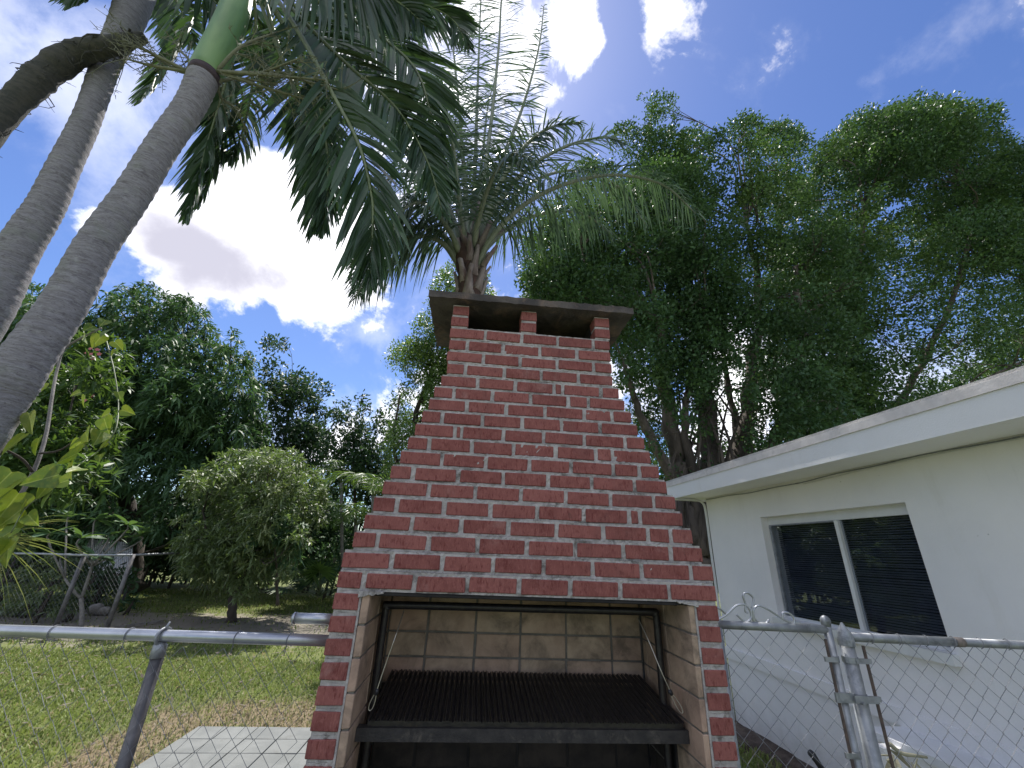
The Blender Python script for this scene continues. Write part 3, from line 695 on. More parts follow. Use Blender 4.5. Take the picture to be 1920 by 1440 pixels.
# joint positions of every course across the front, metres along the front face
COURSES = [
    [-0.1884, 0.0028, 0.2052, 0.4059, 0.6083, 0.7032],
    [-0.1868, -0.0906, 0.1049, 0.3062, 0.5145, 0.7026],
    [-0.1901, 0.0015, 0.1989, 0.4032, 0.6061, 0.7064],
    [-0.1861, -0.0882, 0.1179, 0.3164, 0.5199, 0.7078],
    [-0.2091, -0.0196, 0.1797, 0.387, 0.432, 0.6398, 0.739],
    [-0.2349, -0.1357, 0.062, 0.2584, 0.4587, 0.5661, 0.7592],
    [-0.2545, -0.0636, 0.135, 0.3335, 0.5369, 0.6827, 0.7825],
    [-0.2766, -0.178, 0.0186, 0.2162, 0.4137, 0.6102, 0.8044],
    [-0.2982, -0.1095, -0.077, 0.1235, 0.3232, 0.524, 0.7298, 0.827],
    [-0.3183, -0.2225, -0.0232, 0.1756, 0.3784, 0.5748, 0.6563, 0.8453],
    [-0.3439, -0.1528, 0.0476, 0.2503, 0.4489, 0.6515, 0.7764, 0.8747],
    [-0.372, -0.2733, -0.0734, 0.1307, 0.3356, 0.5393, 0.7436, 0.8958],
    [-0.3907, -0.195, 0.0083, 0.2125, 0.414, 0.6189, 0.8209, 0.9208],
    [-0.4166, -0.3198, -0.1202, 0.0794, 0.2834, 0.4892, 0.6933, 0.7446, 0.9387],
    [-0.4374, -0.2433, -0.041, 0.1592, 0.3647, 0.5687, 0.7685, 0.8689, 0.9674],
    [-0.4631, -0.3697, -0.1664, 0.0331, 0.2353, 0.4391, 0.6467, 0.8541, 0.9913],
    [-0.4902, -0.2999, -0.1026, 0.0994, 0.3043, 0.5082, 0.7139, 0.9245, 1.0227],
    [-0.4891, -0.3913, -0.1992, 0.002, 0.2051, 0.4095, 0.613, 0.8155, 1.0119]]

PIT = .0717; BH = .0538; JT = .0092
def zc_(r): return 1.4275 + PIT * (17 - r)
def tf_(r): return 1.768 + .0163 * (17 - max(r, 4)) if r < 17 else 1.768
TBACK = 2.44
def tb_(r): return 2.44
cache = {}
rb = np.random.default_rng(8)
def brick_mesh(l, d, h, mat='brick_red', nm='brick'):
    k = (round(l / .004), round(d, 3), round(h, 4), mat, int(rb.integers(0, 3)))
    if k not in cache:
        v, f = chamfer_box(round(l / .004) * .004, d, h, .0028, .0009, rb); cache[k] = mesh_from(nm, v, f, mat, recentre=False)[0]
    return cache[k]
nb = 0
def put_brick(s, t_, z, l, d, h=BH, rz=0.0, mat='brick_red', nm='brick', j=1.0):
    global nb; nb += 1
    link(nm, brick_mesh(l, d, h, mat, nm), Bq(s, t_, z + rb.normal(0, .0008) * j), bbq, rot=(rb.normal(0, .004) * j, rb.normal(0, .004) * j, AB + rz + rb.normal(0, .004) * j))
BDW = .095
rest = MB()      # bricks of the sides and back, past the ones picked out singly
def rest_brick(s0, s1, t0, t1, z, h=BH): rest.box((s0, t0, z - h / 2), (s1, t1, z + h / 2), BM)
mort = MB()
def rough_front(s0, s1, t_, z0, z1, back, amp=.0016):
    nx = max(2, int((s1 - s0) / .012)); nz = 5
    v = []
    for i in range(nx + 1):
        for k in range(nz + 1):
            v.append(Bq(s0 + (s1 - s0) * i / nx, t_ + (rb.normal(0, amp) if 0 < i < nx else 0), z0 + (z1 - z0) * k / nz))
    f = [(i * (nz + 1) + k, (i + 1) * (nz + 1) + k, (i + 1) * (nz + 1) + k + 1, i * (nz + 1) + k + 1) for i in range(nx) for k in range(nz)]
    mort.add(v, f)
    a, b_, c_, d_ = Bq(s0, t_, z0), Bq(s1, t_, z0), Bq(s1, back, z0), Bq(s0, back, z0); up = np.array([0, 0, z1 - z0])
    mort.add([a, b_, c_, d_, a + up, b_ + up, c_ + up, d_ + up], [(0, 3, 2, 1), (4, 5, 6, 7), (1, 2, 6, 5), (2, 3, 7, 6), (3, 0, 4, 7)])
# upper courses (front wall over the opening and chimney)
for r, xs in enumerate(COURSES):
    z = zc_(r); tf = tf_(r); sl, sr = xs[0], xs[-1]
    for i in range(len(xs) - 1):
        a = xs[i] + (JT if i else 0); b_ = xs[i + 1] - (JT if i < len(xs) - 2 else 0); l = b_ - a
        put_brick((a + b_) / 2, tf + BDW / 2 + rb.normal(0, .0012), z, l, BDW)
    d0 = tf + (BDW + .014 if r % 2 else 0.0 + BDW + .014)
    # side walls
    for sd_, sgn in ((sl, 1), (sr, -1)):
        t0 = tf + BDW + .014; k = 0
        while t0 < TBACK - .03:
            l = (.1 if (r % 2 and k == 0) else .186); t1 = min(t0 + l, TBACK)
            if nb < 268 and r > 2 and sgn > 0 and k == 0:
                put_brick(sd_ + sgn * BDW / 2, (t0 + t1) / 2, z, t1 - t0, BDW, rz=math.pi / 2)
            else:
                c0, c1 = (sd_, sd_ + BDW) if sgn > 0 else (sd_ - BDW, sd_); rest_brick(c0, c1, t0, t1, z)
            t0 = t1 + .016; k += 1
    s_ = sl + BDW + .014
    while s_ < sr - BDW - .03:
        s2 = min(s_ + .186, sr - BDW - .014); rest_brick(s_, s2, TBACK - BDW, TBACK, z); s_ = s2 + .016
    # mortar shell: front, sides, back
    z0, z1 = z - PIT / 2, z + PIT / 2
    rough_front(sl + .005, sr - .005, tf + .0055, z0 + .0004, z1, tf + BDW - .01)
    for c0, c1 in ((sl + .005, sl + BDW - .008), (sr - BDW + .008, sr - .005)):
        mort.box((c0, tf + BDW - .009, z0 + .0004), (c1, TBACK - .006, z1), BM)
    mort.box((sl + BDW - .007, TBACK - BDW + .006, z0 + .0004), (sr - BDW + .007, TBACK - .0065, z1), BM)
# piers and sides of the fire box
PP = .0725
zp = lambda k: 1.3565 - PP * k
PIERS = ((-.488, -.396, 1), (1.009, .919, -1))
for so_, si_, sgn in PIERS:
    lo, hi = min(so_, si_), max(so_, si_)
    for k in range(19):
        z = zp(k)
        if z < .02: break
        if k < 8: put_brick((lo + hi) / 2, 1.764 + .05, z, hi - lo, .1, h=.0535)
        else: rest_brick(lo, hi, 1.764, 1.864, z, .0535)
        t0 = 1.88; q = 0
        while t0 < TBACK - .03:
            l = .086 if (k % 2 and q == 0) else .186; t1 = min(t0 + l, TBACK)
            rest_brick(lo, hi, t0, t1, z, .0535); t0 = t1 + .016; q += 1
        rough_front(lo + .005 if sgn > 0 else lo - .0, hi - (.0 if sgn > 0 else .005), 1.764 + .006, z - PP / 2 + .0004, z + PP / 2, TBACK - .005)
for k in range(19):
    z = zp(k); s_ = -.38
    if z < .02: break
    while s_ < .90:
        s2 = min(s_ + .186, .905); rest_brick(s_, s2, TBACK - BDW, TBACK, z, .0535); s_ = s2 + .016
mort.box((-.39, TBACK - BDW + .006, 0), (.913, TBACK - .0065, 1.391), BM)
# mortar beds where pier meets lining, ragged ends under the lintel
for c0, c1 in ((-.396, -.3885), (.9105, .919)):
    rough_front(c0, c1, 1.7665, 0.0, 1.389, 1.79)
mb('mortar', mort, 'mortar', bbq)
mb('side_brickwork', rest, 'brick_red', bbq, kind='stuff')
M = MB()
for (s0, s1, zz, hgt) in ((-.40, -.31, 1.381, .020), (.84, .925, 1.383, .018)):
    nx = 10; v = []
    for i in range(nx + 1):
        s_ = s0 + (s1 - s0) * i / nx; taper = (1 - i / nx) if s0 < 0 else i / nx
        lowz = zz + .012 - hgt * (.25 + .75 * taper) + rb.normal(0, .0018)
        for t_ in (1.756, 1.80): v += [Bq(s_, t_ + rb.normal(0, .001), lowz), Bq(s_, t_, zz + .013)]
    f = []
    for i in range(nx):
        a = i * 4; b_ = a + 4; f += [(a, b_, b_ + 1, a + 1), (a + 2, a + 3, b_ + 3, b_ + 2), (a, a + 2, b_ + 2, b_)]
    f += [(0, 1, 3, 2), (nx * 4, nx * 4 + 2, nx * 4 + 3, nx * 4 + 1)]
    M.add(v, f)
mb('mortar_chunk', M, 'mortar', bbq)
# stubs under the cap
for r_, zz in ((0, zc_(0) + PIT), (1, zc_(0) + 2 * PIT)):
    for s0, s1 in ((-.189 + (.002 if r_ else 0), -.098), (.197, .285), (.62, .708)):
        put_brick((s0 + s1) / 2, 1.978 + .045, zz, s1 - s0, .09, h=.056)
        mort_z = zz - PIT / 2
    for s0, s1 in ((-.187, -.1), (.2, .283), (.623, .706)): mb('mortar_bed', MB().box((s0, 1.984, zz - PIT / 2 + .0005), (s1, 2.06, zz + PIT / 2), BM), 'mortar', bbq)
zt = zc_(0) + PIT / 2
M = MB().box((-.187, 2.062, zt + .001), (-.10, TBACK - .004, 2.824), BM).box((.62, 2.062, zt + .001), (.706, TBACK - .004, 2.824), BM).box((-.099, TBACK - .1, zt + .001), (.619, TBACK - .005, 2.824), BM)
mb('flue_wall', M, 'soot', bbq)
# cap slab: rough edged
nx, ny = 46, 20; v = []
def slab_pt(a, b_, z): return Bq(-.322 + a * 1.157, 1.927 + b_ * .60, z)
s_lo, s_hi = 2.832, 2.873
top = []; bot = []
for i in range(nx + 1):
    for j in range(ny + 1):
        e = (i in (0, nx)) or (j in (0, ny)); jx = rb.normal(0, .002, 2) if e else (0, 0)
        p = slab_pt(i / nx, j / ny, 0); p[:2] += jx
        top.append(p + np.array([0, 0, s_hi + rb.normal(0, .0018)])); bot.append(p + np.array([0, 0, s_lo + rb.normal(0, .0012)]))
g = np.arange((nx + 1) * (ny + 1)).reshape(nx + 1, ny + 1); o2 = (nx + 1) * (ny + 1); f = []
for i in range(nx):
    for j in range(ny):
        f.append((g[i, j], g[i + 1, j], g[i + 1, j + 1], g[i, j + 1])); f.append((o2 + g[i, j], o2 + g[i, j + 1], o2 + g[i + 1, j + 1], o2 + g[i + 1, j]))
ring = [g[i, 0] for i in range(nx)] + [g[nx, j] for j in range(ny)] + [g[i, ny] for i in range(nx, 0, -1)] + [g[0, j] for j in range(ny, 0, -1)]
for a, b_ in zip(ring, ring[1:] + ring[:1]): f.append((a, o2 + a, o2 + b_, b_))
obj('cap_slab', top + bot, [tuple(int(q) for q in x) for x in f], 'slab_concrete', bbq)
# fire brick lining: ends at the face, side tiles, back tiles
FP = .1035; FHT = .0965
zfs = [1.334 - FP * k for k in range(13)]
TB0 = 1.764 + .52
lin = MB()
for sgn, sa, sb in ((1, -.388, -.3585), (-1, .9105, .8865)):
    lo, hi = min(sa, sb), max(sa, sb)
    for k, z in enumerate(zfs):
        if z < .05: break
        t0 = 1.7655; q = 0
        while t0 < TB0 - .02:
            l = .229 if not (q == 0 and k % 1) else .229; t1 = min(t0 + .227, TB0 - .003)
            link('fire_brick', brick_mesh(hi - lo - .002, t1 - t0, FHT, 'fire_brick' if z > .9 or q == 0 else 'soot_shade_brick', 'fire_brick'), Bq((lo + hi) / 2, (t0 + t1) / 2, z), bbq, rot=(rb.normal(0, .004), rb.normal(0, .003), AB + rb.normal(0, .004)))
            t0 = t1 + .007; q += 1
    lin.box((lo + (.0035 if sgn > 0 else .0045), 1.769, 0.0), (hi - (.0045 if sgn > 0 else .0035), TB0 + .02, 1.389), BM)
vj = [-.3575, -.173, .059, .278, .505, .730, .8855]
zbj = [1.389, 1.286, 1.184, 1.082, .98, .878, .776, .674, .572, .47]
for k in range(len(zbj) - 1):
    for i in range(len(vj) - 1):
        a, b_ = vj[i] + .005, vj[i + 1] - .005; z0, z1 = zbj[k + 1] + .004, zbj[k] - .004
        link('fire_brick', brick_mesh(b_ - a, .03, round(z1 - z0, 3), 'fire_brick' if z0 > .96 else 'soot_shade_brick', 'fire_brick'), Bq((a + b_) / 2, TB0 + .015, (z0 + z1) / 2), bbq, rot=(rb.normal(0, .003), 0, AB + rb.normal(0, .003)))  # tiles below the grill darkened for soot plus painted shade
lin.box((-.358, TB0 + .005, .955), (.886, TB0 + .05, 1.389), BM)
mb('soot_shade_wall', MB().box((-.358, TB0 + .005, 0), (.886, TB0 + .05, .9545), BM), 'soot', bbq)  # blackened joint backing: soot with the shade under the grill painted in
mb('lining_joint', lin, 'fire_mortar', bbq)
# soot-black hood over the fire and the lintel bar
mb('lintel_bar', MB().box((-.357, 1.777, 1.380), (.885, 1.83, 1.3895), BM).box((-.357, 1.83, 1.3755), (.885, 1.86, 1.3885), BM), 'soot', bbq)
mb('flue_hood', MB().box((-.357, 1.862, 1.37), (.885, 1.868, 1.60), BM).box((-.357, 1.869, 1.59), (.885, TB0 + .04, 1.60), BM), 'soot', bbq)
# lower hearth (in deep shade under the grill)
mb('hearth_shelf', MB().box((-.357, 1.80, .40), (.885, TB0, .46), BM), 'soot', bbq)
# lifting frame: pipe with elbows
P = spline([Bq(-.335, 2.012, .60), Bq(-.335, 2.012, .98), Bq(-.335, 2.012, 1.27), Bq(-.330, 2.012, 1.312), Bq(-.29, 2.012, 1.322), Bq(.26, 2.012, 1.325), Bq(.80, 2.012, 1.327), Bq(.848, 2.012, 1.318), Bq(.855, 2.012, 1.27), Bq(.855, 2.012, .98), Bq(.855, 2.012, .60)], 120)
mb('lifting_frame', MB().tube(P, .016, 12), 'black_iron', bbq, True)
mb('front_beam', MB().box((-.3565, 1.872, .905), (.8845, 1.91, .945), BM), 'beam_iron', bbq)
# stub of the winch tube on the left side
st = mb('winch_tube', MB().tube([Bq(-.66, 1.915, 1.277), Bq(-.4885, 1.915, 1.277)], .0195, 20), 'galvanised', bbq, True)
mb('end_cap', MB().tube([Bq(-.675, 1.915, 1.277), Bq(-.668, 1.915, 1.277), Bq(-.6605, 1.915, 1.277)], [.015, .0215, .0215], 20), 'galvanised', st, True)
mb('collar', MB().tube([Bq(-.505, 1.915, 1.277), Bq(-.490, 1.915, 1.277)], .0225, 16), 'rust', st, True)

# grill
grill = thing('grill_grate', Bq(.27, 2.07, .95), 'blackened grill grate of many thin parallel bars inside the barbecue opening', 'grill')
rg = np.random.default_rng(2)
nbar = 56
for i in range(nbar):
    s0 = -.312 + (1.172) * i / (nbar - 1); s1 = -.298 + 1.128 * i / (nbar - 1)
    w = .0092; M = MB(); v = []
    za, zb = .972 + rg.normal(0, .001), 1.042 + rg.normal(0, .001)
    for t_, z, s_ in ((1.866, za, s0), (1.90, za + .004, s0), (2.232, zb, s1)):
        # angle-iron channel, open side up
        v += [Bq(s_ - w, t_, z), Bq(s_ - w * .75, t_, z + .001), Bq(s_, t_, z - .007), Bq(s_ + w * .75, t_, z + .001), Bq(s_ + w, t_, z), Bq(s_, t_, z - .0095)]
    f = []
    for q in range(2):
        for k in range(6): f.append((q * 6 + k, q * 6 + (k + 1) % 6, (q + 1) * 6 + (k + 1) % 6, (q + 1) * 6 + k))
    f += [(0, 1, 2, 3, 4, 5), (17, 16, 15, 14, 13, 12)]
    obj('bar', v, f, 'black_iron', grill)
mb('cross_bar', MB().box((-.318, 1.905, .948), (.868, 1.917, .962), BM), 'black_iron', grill)
mb('cross_bar', MB().box((-.312, 2.20, 1.014), (.855, 2.212, 1.027), BM), 'black_iron', grill)
mb('grease_tray', MB().box((-.322, 1.914 - .03, .9455), (.872, 1.914 - .012, .963), BM), 'black_iron', grill)
# lifting cables with loops
def cable(pts, loopc, lab):
    o = thing('lifting_cable', Bq(*pts[-1]), lab, 'cable', None)
    P = spline([Bq(*p) for p in pts], 24); mb('cable', MB().tube(P, .0022, 6), 'steel_cable', o, True)
    c = Bq(*pts[-1]); c2 = Bq(*loopc); ax = unit(c2 - c); sd = unit(np.cross(ax, bn_)); L = np.linalg.norm(c2 - c); lp = []
    for a in np.linspace(0, 2 * math.pi, 22): lp.append(c + ax * (L * (1 - math.cos(a)) / 2) + sd * .011 * math.sin(a) * (0.4 + .6 * (1 - math.cos(a)) / 2))
    mb('loop', MB().tube(lp, .0019, 6), 'steel_cable', o, True)
    mb('clamp', MB().tube([c - ax * .012, c - ax * .004, c + ax * .008], [.006, .009, .0055], 8), 'dark_plastic', o, True)
cable([(-.255, 1.99, 1.305), (-.262, 1.90, 1.235), (-.285, 1.885, 1.14), (-.305, 1.875, 1.05)], (-.32, 1.875, .995), 'thin pale steel cable with a loop, hanging at the left side of the grill')
cable([(.76, 1.99, 1.305), (.775, 1.93, 1.235), (.80, 1.888, 1.14), (.832, 1.88, 1.062)], (.868, 1.872, 1.0), 'thin pale steel cable with a loop, hanging at the right side of the grill')

# ------------------------------------------------------------------ chain link
def chain_mesh(p0, p1, z0, z1a, z1b, w=.074, r=.0016, sides=3, off=0.0, nrm=None):
    """zigzag wires filling a vertical rectangle from p0 to p1"""
    p0, p1 = np.asarray(p0, float), np.asarray(p1, float); d = p1 - p0; L = np.linalg.norm(d); d = d / L
    nr = np.cross(d, [0, 0, 1.0]); M = MB(); n = int(L / (w / 2)); hgt = w * 1.02
    Vs = []
    for k in range(n):
        zt_ = z1a + (z1b - z1a) * k / n; nz = int((zt_ - z0) / (hgt / 2)) + 1
        pts = []
        for q in range(nz + 1):
            a = k + (1 if q % 2 == (k % 2) else 0); z = zt_ - q * hgt / 2
            if z < z0 - .04: break
            pts.append(p0 + d * (a * w / 2) + nr * ((1 if q % 2 == (k % 2) else -1) * .0022 + off + rng.normal(0, .0006)) + np.array([0, 0, z + rng.normal(0, .0007)]))
        if len(pts) > 1: M.tube(pts, r, sides, False)
    return M
def fence_post(name, parent, x, y, z1, r, mat, sides=16): return mb(name, MB().tube([(x, y, -.2), (x, y, z1)], r, sides), mat, parent, True)
def band(parent, x, y, z, r, ext, mat='galvanised_dull', nm='tension_band'):
    M = MB().tube([(x, y, z - .011), (x, y, z + .011)], r + .003, 16)
    M.box((min(x, x + ext), y - r - .006, z - .009), (max(x, x + ext), y - r + .004, z + .009)); return mb(nm, M, mat, parent)

# near fence on the left
nf = thing('chain_link_fence', (-3.0, 1.8, 0), 'chain link fence with bright steel top rail running into the left side of the barbecue', 'fence')
ra, rbp = np.array([-7.0, 1.74, 1.168]), Bq(-.49, 1.84, 1.217)
P = [ra + (rbp - ra) * u for u in np.linspace(0, 1, 12)]
mb('top_rail', MB().tube(P, .0195, 20), 'galvanised', nf, True)
def railz(x): u = (x - ra[0]) / (rbp[0] - ra[0]); return ra + (rbp - ra) * u
for px_ in (-1.262, -4.2):
    q = railz(px_); fence_post('post', nf, px_, q[1] + .004, q[2] - .03, .021, 'post_dark')
    lp = MB(); a = []
    for th in np.linspace(0, 2 * math.pi, 18): a.append((px_ + .004 * math.sin(th), q[1] + .03 * math.sin(th), q[2] - .002 + .026 * math.cos(th)))
    lp.tube(a, .006, 6); lp.tube([(px_, q[1], q[2] - .07), (px_, q[1], q[2] - .03), (px_ + .002, q[1] - .0, q[2] - .02)], [.023, .023, .012], 12)
    lp.tube([(px_, q[1], q[2] + .018), (px_ + .008, q[1], q[2] + .045)], [.007, .003], 6)
    mb('post_cap', lp, 'galvanised_dull', nf, True)
mb('chain_link_mesh', chain_mesh((-6.9, ra[1] - .022, 0), (rbp[0] - .01, rbp[1] - .022, 0), .02, ra[2] - .03, rbp[2] - .03, w=.074, r=.0011), 'wire', nf, kind='stuff')
for xx in (-2.62, -2.28, -1.95, -1.665, -1.385, -.985, -.79, -3.0, -3.5):
    q = railz(xx); a = [(xx + .012 * th / 6, q[1] + .0225 * math.sin(th), q[2] + .0225 * math.cos(th)) for th in np.linspace(-2.6, 3.0, 16)]
    a = [(a[0][0], a[0][1] - .004, a[0][2] - .03)] + a; mb('tie_wire', MB().tube(a, .0017, 5), 'wire', nf, True)

# gate on the right
GY = 2.0
gate = thing('garden_gate', (1.39, GY, 0), 'galvanised chain link garden gate with curled wire scrollwork on its top rail', 'gate')
gx0, gx1, gz = .925, 1.397, 1.298
P = spline([(gx0, GY, .1), (gx0, GY, 1.2), (gx0, GY, gz - .03), (gx0 + .03, GY, gz), (gx1, GY, gz - .001)], 60)
mb('gate_frame', MB().tube([(gx0 - .05, GY, gz), (gx1, GY, gz - .001)], .0165, 14).tube([(gx0, GY, .1), (gx0, GY, gz - .01)], .0165, 14).tube([(gx0, GY, .12), (gx1, GY, .12)], .0165, 14), 'galvanised_dull', gate, True)
mb('gate_upright', MB().tube([(gx1, GY, .08), (gx1, GY, gz + .012)], .0165, 14).tube([(gx1, GY, gz + .010), (gx1, GY, gz + .028), (gx1, GY, gz + .036), (gx1, GY, gz + .047), (gx1, GY, gz + .052)], [.017, .0195, .0195, .013, .004], 14), 'galvanised_dull', gate, True)
mb('chain_link_mesh', chain_mesh((gx0, GY - .016, 0), (gx1 - .025, GY - .016, 0), .13, gz - .012, gz - .012, w=.074, r=.0014), 'wire', gate, kind='stuff')
mb('tension_bar', MB().box((gx1 - .036, GY - .022, .14), (gx1 - .026, GY - .017, gz - .035)), 'rust', gate)
for z in (1.19, .875, .55): band(gate, gx1, GY, z, .0165, -.05)
lt = mb('latch', MB().box((gx1 - .045, GY - .03, 1.045), (gx1 + .03, GY - .021, 1.078)).box((gx1 + .02, GY - .045, 1.05), (gx1 + .115, GY - .038, 1.074)).tube([(gx1 + .045, GY - .055, 1.05), (gx1 + .045, GY - .03, 1.05)], .006, 8), 'galvanised_dull', gate)
# scrollwork
def scroll(pts): 
    s = spline([(gx0 + (p[0] - 1355) / (1540 - 1355) * (gx1 - gx0) * 1.0 + .015, GY, gz + .012 + (1166 - p[1]) / 425.0) for p in pts], 50); return s
SC = [[(1404, 1150), (1400, 1148), (1402, 1135), (1400, 1122), (1408, 1117), (1417, 1125), (1414, 1138), (1410, 1150), (1412, 1166)],
      [(1350, 1164), (1366, 1155), (1385, 1140), (1400, 1137), (1408, 1146), (1408, 1158), (1400, 1165), (1392, 1162), (1384, 1154)],
      [(1478, 1166), (1462, 1158), (1440, 1144), (1424, 1138), (1415, 1145), (1413, 1158), (1422, 1166), (1432, 1166), (1438, 1160)],
      [(1349, 1144), (1357, 1146), (1366, 1154)],
      [(1462, 1158), (1464, 1148), (1474, 1148), (1481, 1156), (1478, 1168), (1470, 1168)],
      [(1412, 1140), (1413, 1150), (1413, 1167)]]
for s_ in SC: mb('scroll', MB().tube(scroll(s_), .0042, 6), 'galvanised', gate, True)

# terminal post and right hand fence
rf = thing('chain_link_fence', (1.47, GY, 0), 'chain link fence from the pointed gate post to the white house wall', 'fence')
px2 = 1.466
mb('post', MB().tube([(px2, GY, -.2), (px2, GY, 1.265)], .0265, 20), 'galvanised_dull', rf, True)
mb('post_cap', MB().tube([(px2, GY, 1.240), (px2, GY, 1.262), (px2, GY, 1.268), (px2, GY, 1.29), (px2, GY, 1.312), (px2, GY, 1.326)], [.031, .031, .030, .024, .011, .003], 20), 'galvanised_dull', rf)
rr0, rr1 = np.array([px2 + .02, GY, 1.272]), np.array([2.99, GY + .02, 1.262])
mb('top_rail', MB().tube([rr0 + (rr1 - rr0) * u for u in (0, .31)], .0175, 14), 'galvanised_dull', rf, True)
mb('top_rail', MB().tube([rr0 + (rr1 - rr0) * u for u in (.300, .325)], .0185, 14), 'rusty_sleeve', rf, True)
mb('top_rail', MB().tube([rr0 + (rr1 - rr0) * u for u in (.32, 1.0)], .0165, 14), 'galvanised_dull', rf, True)
mb('chain_link_mesh', chain_mesh((px2 + .055, GY - .018, 0), (2.98, GY + .004, 0), .02, rr0[2] - .004, rr1[2] - .004, w=.074, r=.0014), 'wire', rf, kind='stuff')
mb('tension_bar', MB().box((px2 + .046, GY - .026, .05), (px2 + .056, GY - .02, 1.245)), 'rust', rf)
for z in (1.19, 1.062, .79, .5): band(rf, px2, GY, z, .0265, .065)
for i in range(12):
    q = rr0 + (rr1 - rr0) * (.06 + i * .078); a = [(q[0] + .01 * math.sin(th * .5), q[1] - .005 + .021 * math.sin(th), q[2] + .021 * math.cos(th)) for th in np.linspace(-2.8, 2.2, 12)]
    mb('tie_wire', MB().tube(a, .0016, 5), 'wire', rf, True)

# far fence on the left
ff = thing('chain_link_fence', (-8, 8.2, 0), 'old chain link fence with dark grey posts at the back of the lawn', 'fence')
FY = 8.2
fr_ = [at(-160, 1039, FY), at(60, 1038, FY), at(154, 1041, FY), at(246, 1041, FY), at(340, 1037, 9.6), at(430, 1035, 12.0)]
mb('top_rail', MB().tube(fr_, .02, 10), 'galvanised_dull', ff, True)
for q in (at(-60, 1039, FY), at(154, 1041, FY), at(246, 1041, FY)):
    fence_post('post', ff, q[0], FY + .045, q[2] + .02, .036, 'post_dark', 12)
mb('chain_link_mesh', chain_mesh(fr_[0] * [1, 1, 0] + [0, .03, 0], fr_[3] * [1, 1, 0] + [0, .03, 0], .02, fr_[0][2] - .02, fr_[3][2] - .02, w=.074, r=.0014, sides=3), 'wire', ff, kind='stuff')

# short black pipe in the soil, dry stalks by the ledge
P = spline([Hq(2.55, 3.50, -.02), Hq(2.56, 3.52, .06), Hq(2.57, 3.56, .11), Hq(2.575, 3.66, .13), Hq(2.56, 3.68, .125)], 12)
o = mb('bent_pipe', MB().tube([at(1540, 1440, 3.2), at(1532, 1428, 3.2), at(1524, 1416, 3.2), at(1519, 1411, 3.22)], [.017, .017, .02, .019], 10), 'dark_plastic', None, True, label='short black pipe end sticking up from the soil strip behind the gate', category='pipe')
dp = thing('dead_plant', Hq(2.45, 1.9, 0), 'dry broken plant stalks and papery leaves behind the pointed gate post', 'plant')
M = MB(); bp0 = at(1672, 1415, 2.25)
for i in range(6):
    a = bp0 + np.array([rg.normal(0, .03), rg.normal(0, .04), -.1 + rg.normal(0, .05)]); b_ = a + np.array([rg.normal(.03, .06), rg.normal(0, .05), rg.uniform(-.02, .09)])
    M.tube(spline([a, (a + b_) / 2 + rg.normal(0, .02, 3), b_], 7), [.006, .006, .005, .005, .004, .003, .002], 5)
M.tube(spline([at(1668, 1395, 2.25), at(1690, 1412, 2.25), at(1712, 1416, 2.25), at(1738, 1420, 2.25)], 16), np.linspace(.010, .005, 16), 6)
M.tube([np.array([bp0[0], bp0[1], 0]), bp0], [.012, .008], 6)
mb('stalks', M, 'straw', dp, True)
n = 14; pos = bp0 + [.04, 0, -.06] + rg.normal(0, .035, (n, 3)); V, Fq = long_leaves(pos, rg.normal(0, 1, (n, 3)) + np.array([.3, 0, -.4]), rg.normal(0, 1, (n, 3)), .08, .03, .6)
me, c = mesh_from('dry_leaves', V, Fq, 'straw'); link('dry_leaves', me, c, dp, kind='stuff')

# ------------------------------------------------------------------ grass
def blades(n, xr, yr, hgt, wdt, mask=None):
    x = rng.uniform(*xr, n); y = rng.uniform(*yr, n) if not callable(yr) else yr(n)
    k = mask(x, y); x, y = x[k], y[k]; n = len(x)
    p = np.stack([x, y, np.full(n, -.015)], 1); a = rng.uniform(0, 2 * math.pi, n)
    lean = np.stack([np.cos(a), np.sin(a), np.zeros(n)], 1) * rng.uniform(.2, 1.1, n)[:, None]
    hg = hgt * rng.uniform(.5, 1.2, n)[:, None]; sd_ = np.stack([-np.sin(a), np.cos(a), np.zeros(n)], 1) * (wdt * rng.uniform(.6, 1.2, n))[:, None] / 2
    up = np.array([0, 0, 1.0]); m_ = p + (up * .6 + lean * .35) * hg; t_ = p + (up * .85 + lean * 1.0) * hg
    V = np.stack([p - sd_ * .7, p + sd_ * .7, m_ + sd_, m_ - sd_, t_ + sd_ * .1, t_ - sd_ * .1], 1).reshape(-1, 3)
    b0 = np.arange(n)[:, None] * 6; return V, np.concatenate([b0 + np.array([0, 1, 2, 3]), b0 + np.array([3, 2, 4, 5])], 0)
def patio(x, y):
    s = x * bs_[0] + y * bs_[1]; t_ = x * bn_[0] + y * bn_[1]
    return (s > S0 - .0) & (s < S1 + .0) & (t_ < T1_ + .01) & (t_ > T0_)
def dryf(x, y): return np.exp(-(((x + 2.2) / 1.7) ** 2 + ((y - 5.0) / .75) ** 2)) + np.exp(-(((x + 3.0) / .5) ** 2 + ((y - 4.3) / 1.3) ** 2))
def bare_(x, y): return (((x + 4.6) / 3.4) ** 2 + ((y - 9.7) / 1.3) ** 2 < 1) | (((x + 8.5) / 3.3) ** 2 + ((y - 9.0) / 1.6) ** 2 < 1)
msk = lambda x, y: (~patio(x, y)) & (rng.random(len(x)) > .45 * np.minimum(1, dryf(x, y))) & (~bare_(x, y) | (rng.random(len(x)) < .12))
V1, F1 = blades(115000, (-9.5, -.4), (2.2, 7.0), .045, .011, lambda x, y: msk(x, y) & (x < .0) & (y > 1.2 + .0 * x) & (x > -1.45 * y - 1.2))
V2, F2 = blades(36000, (-14, -.5), (7.0, 15.0), .06, .018, lambda x, y: msk(x, y))
V3, F3 = blades(16000, (1.1, 2.62), (2.9, 6.2), .05, .008, lambda x, y: ~patio(x, y))
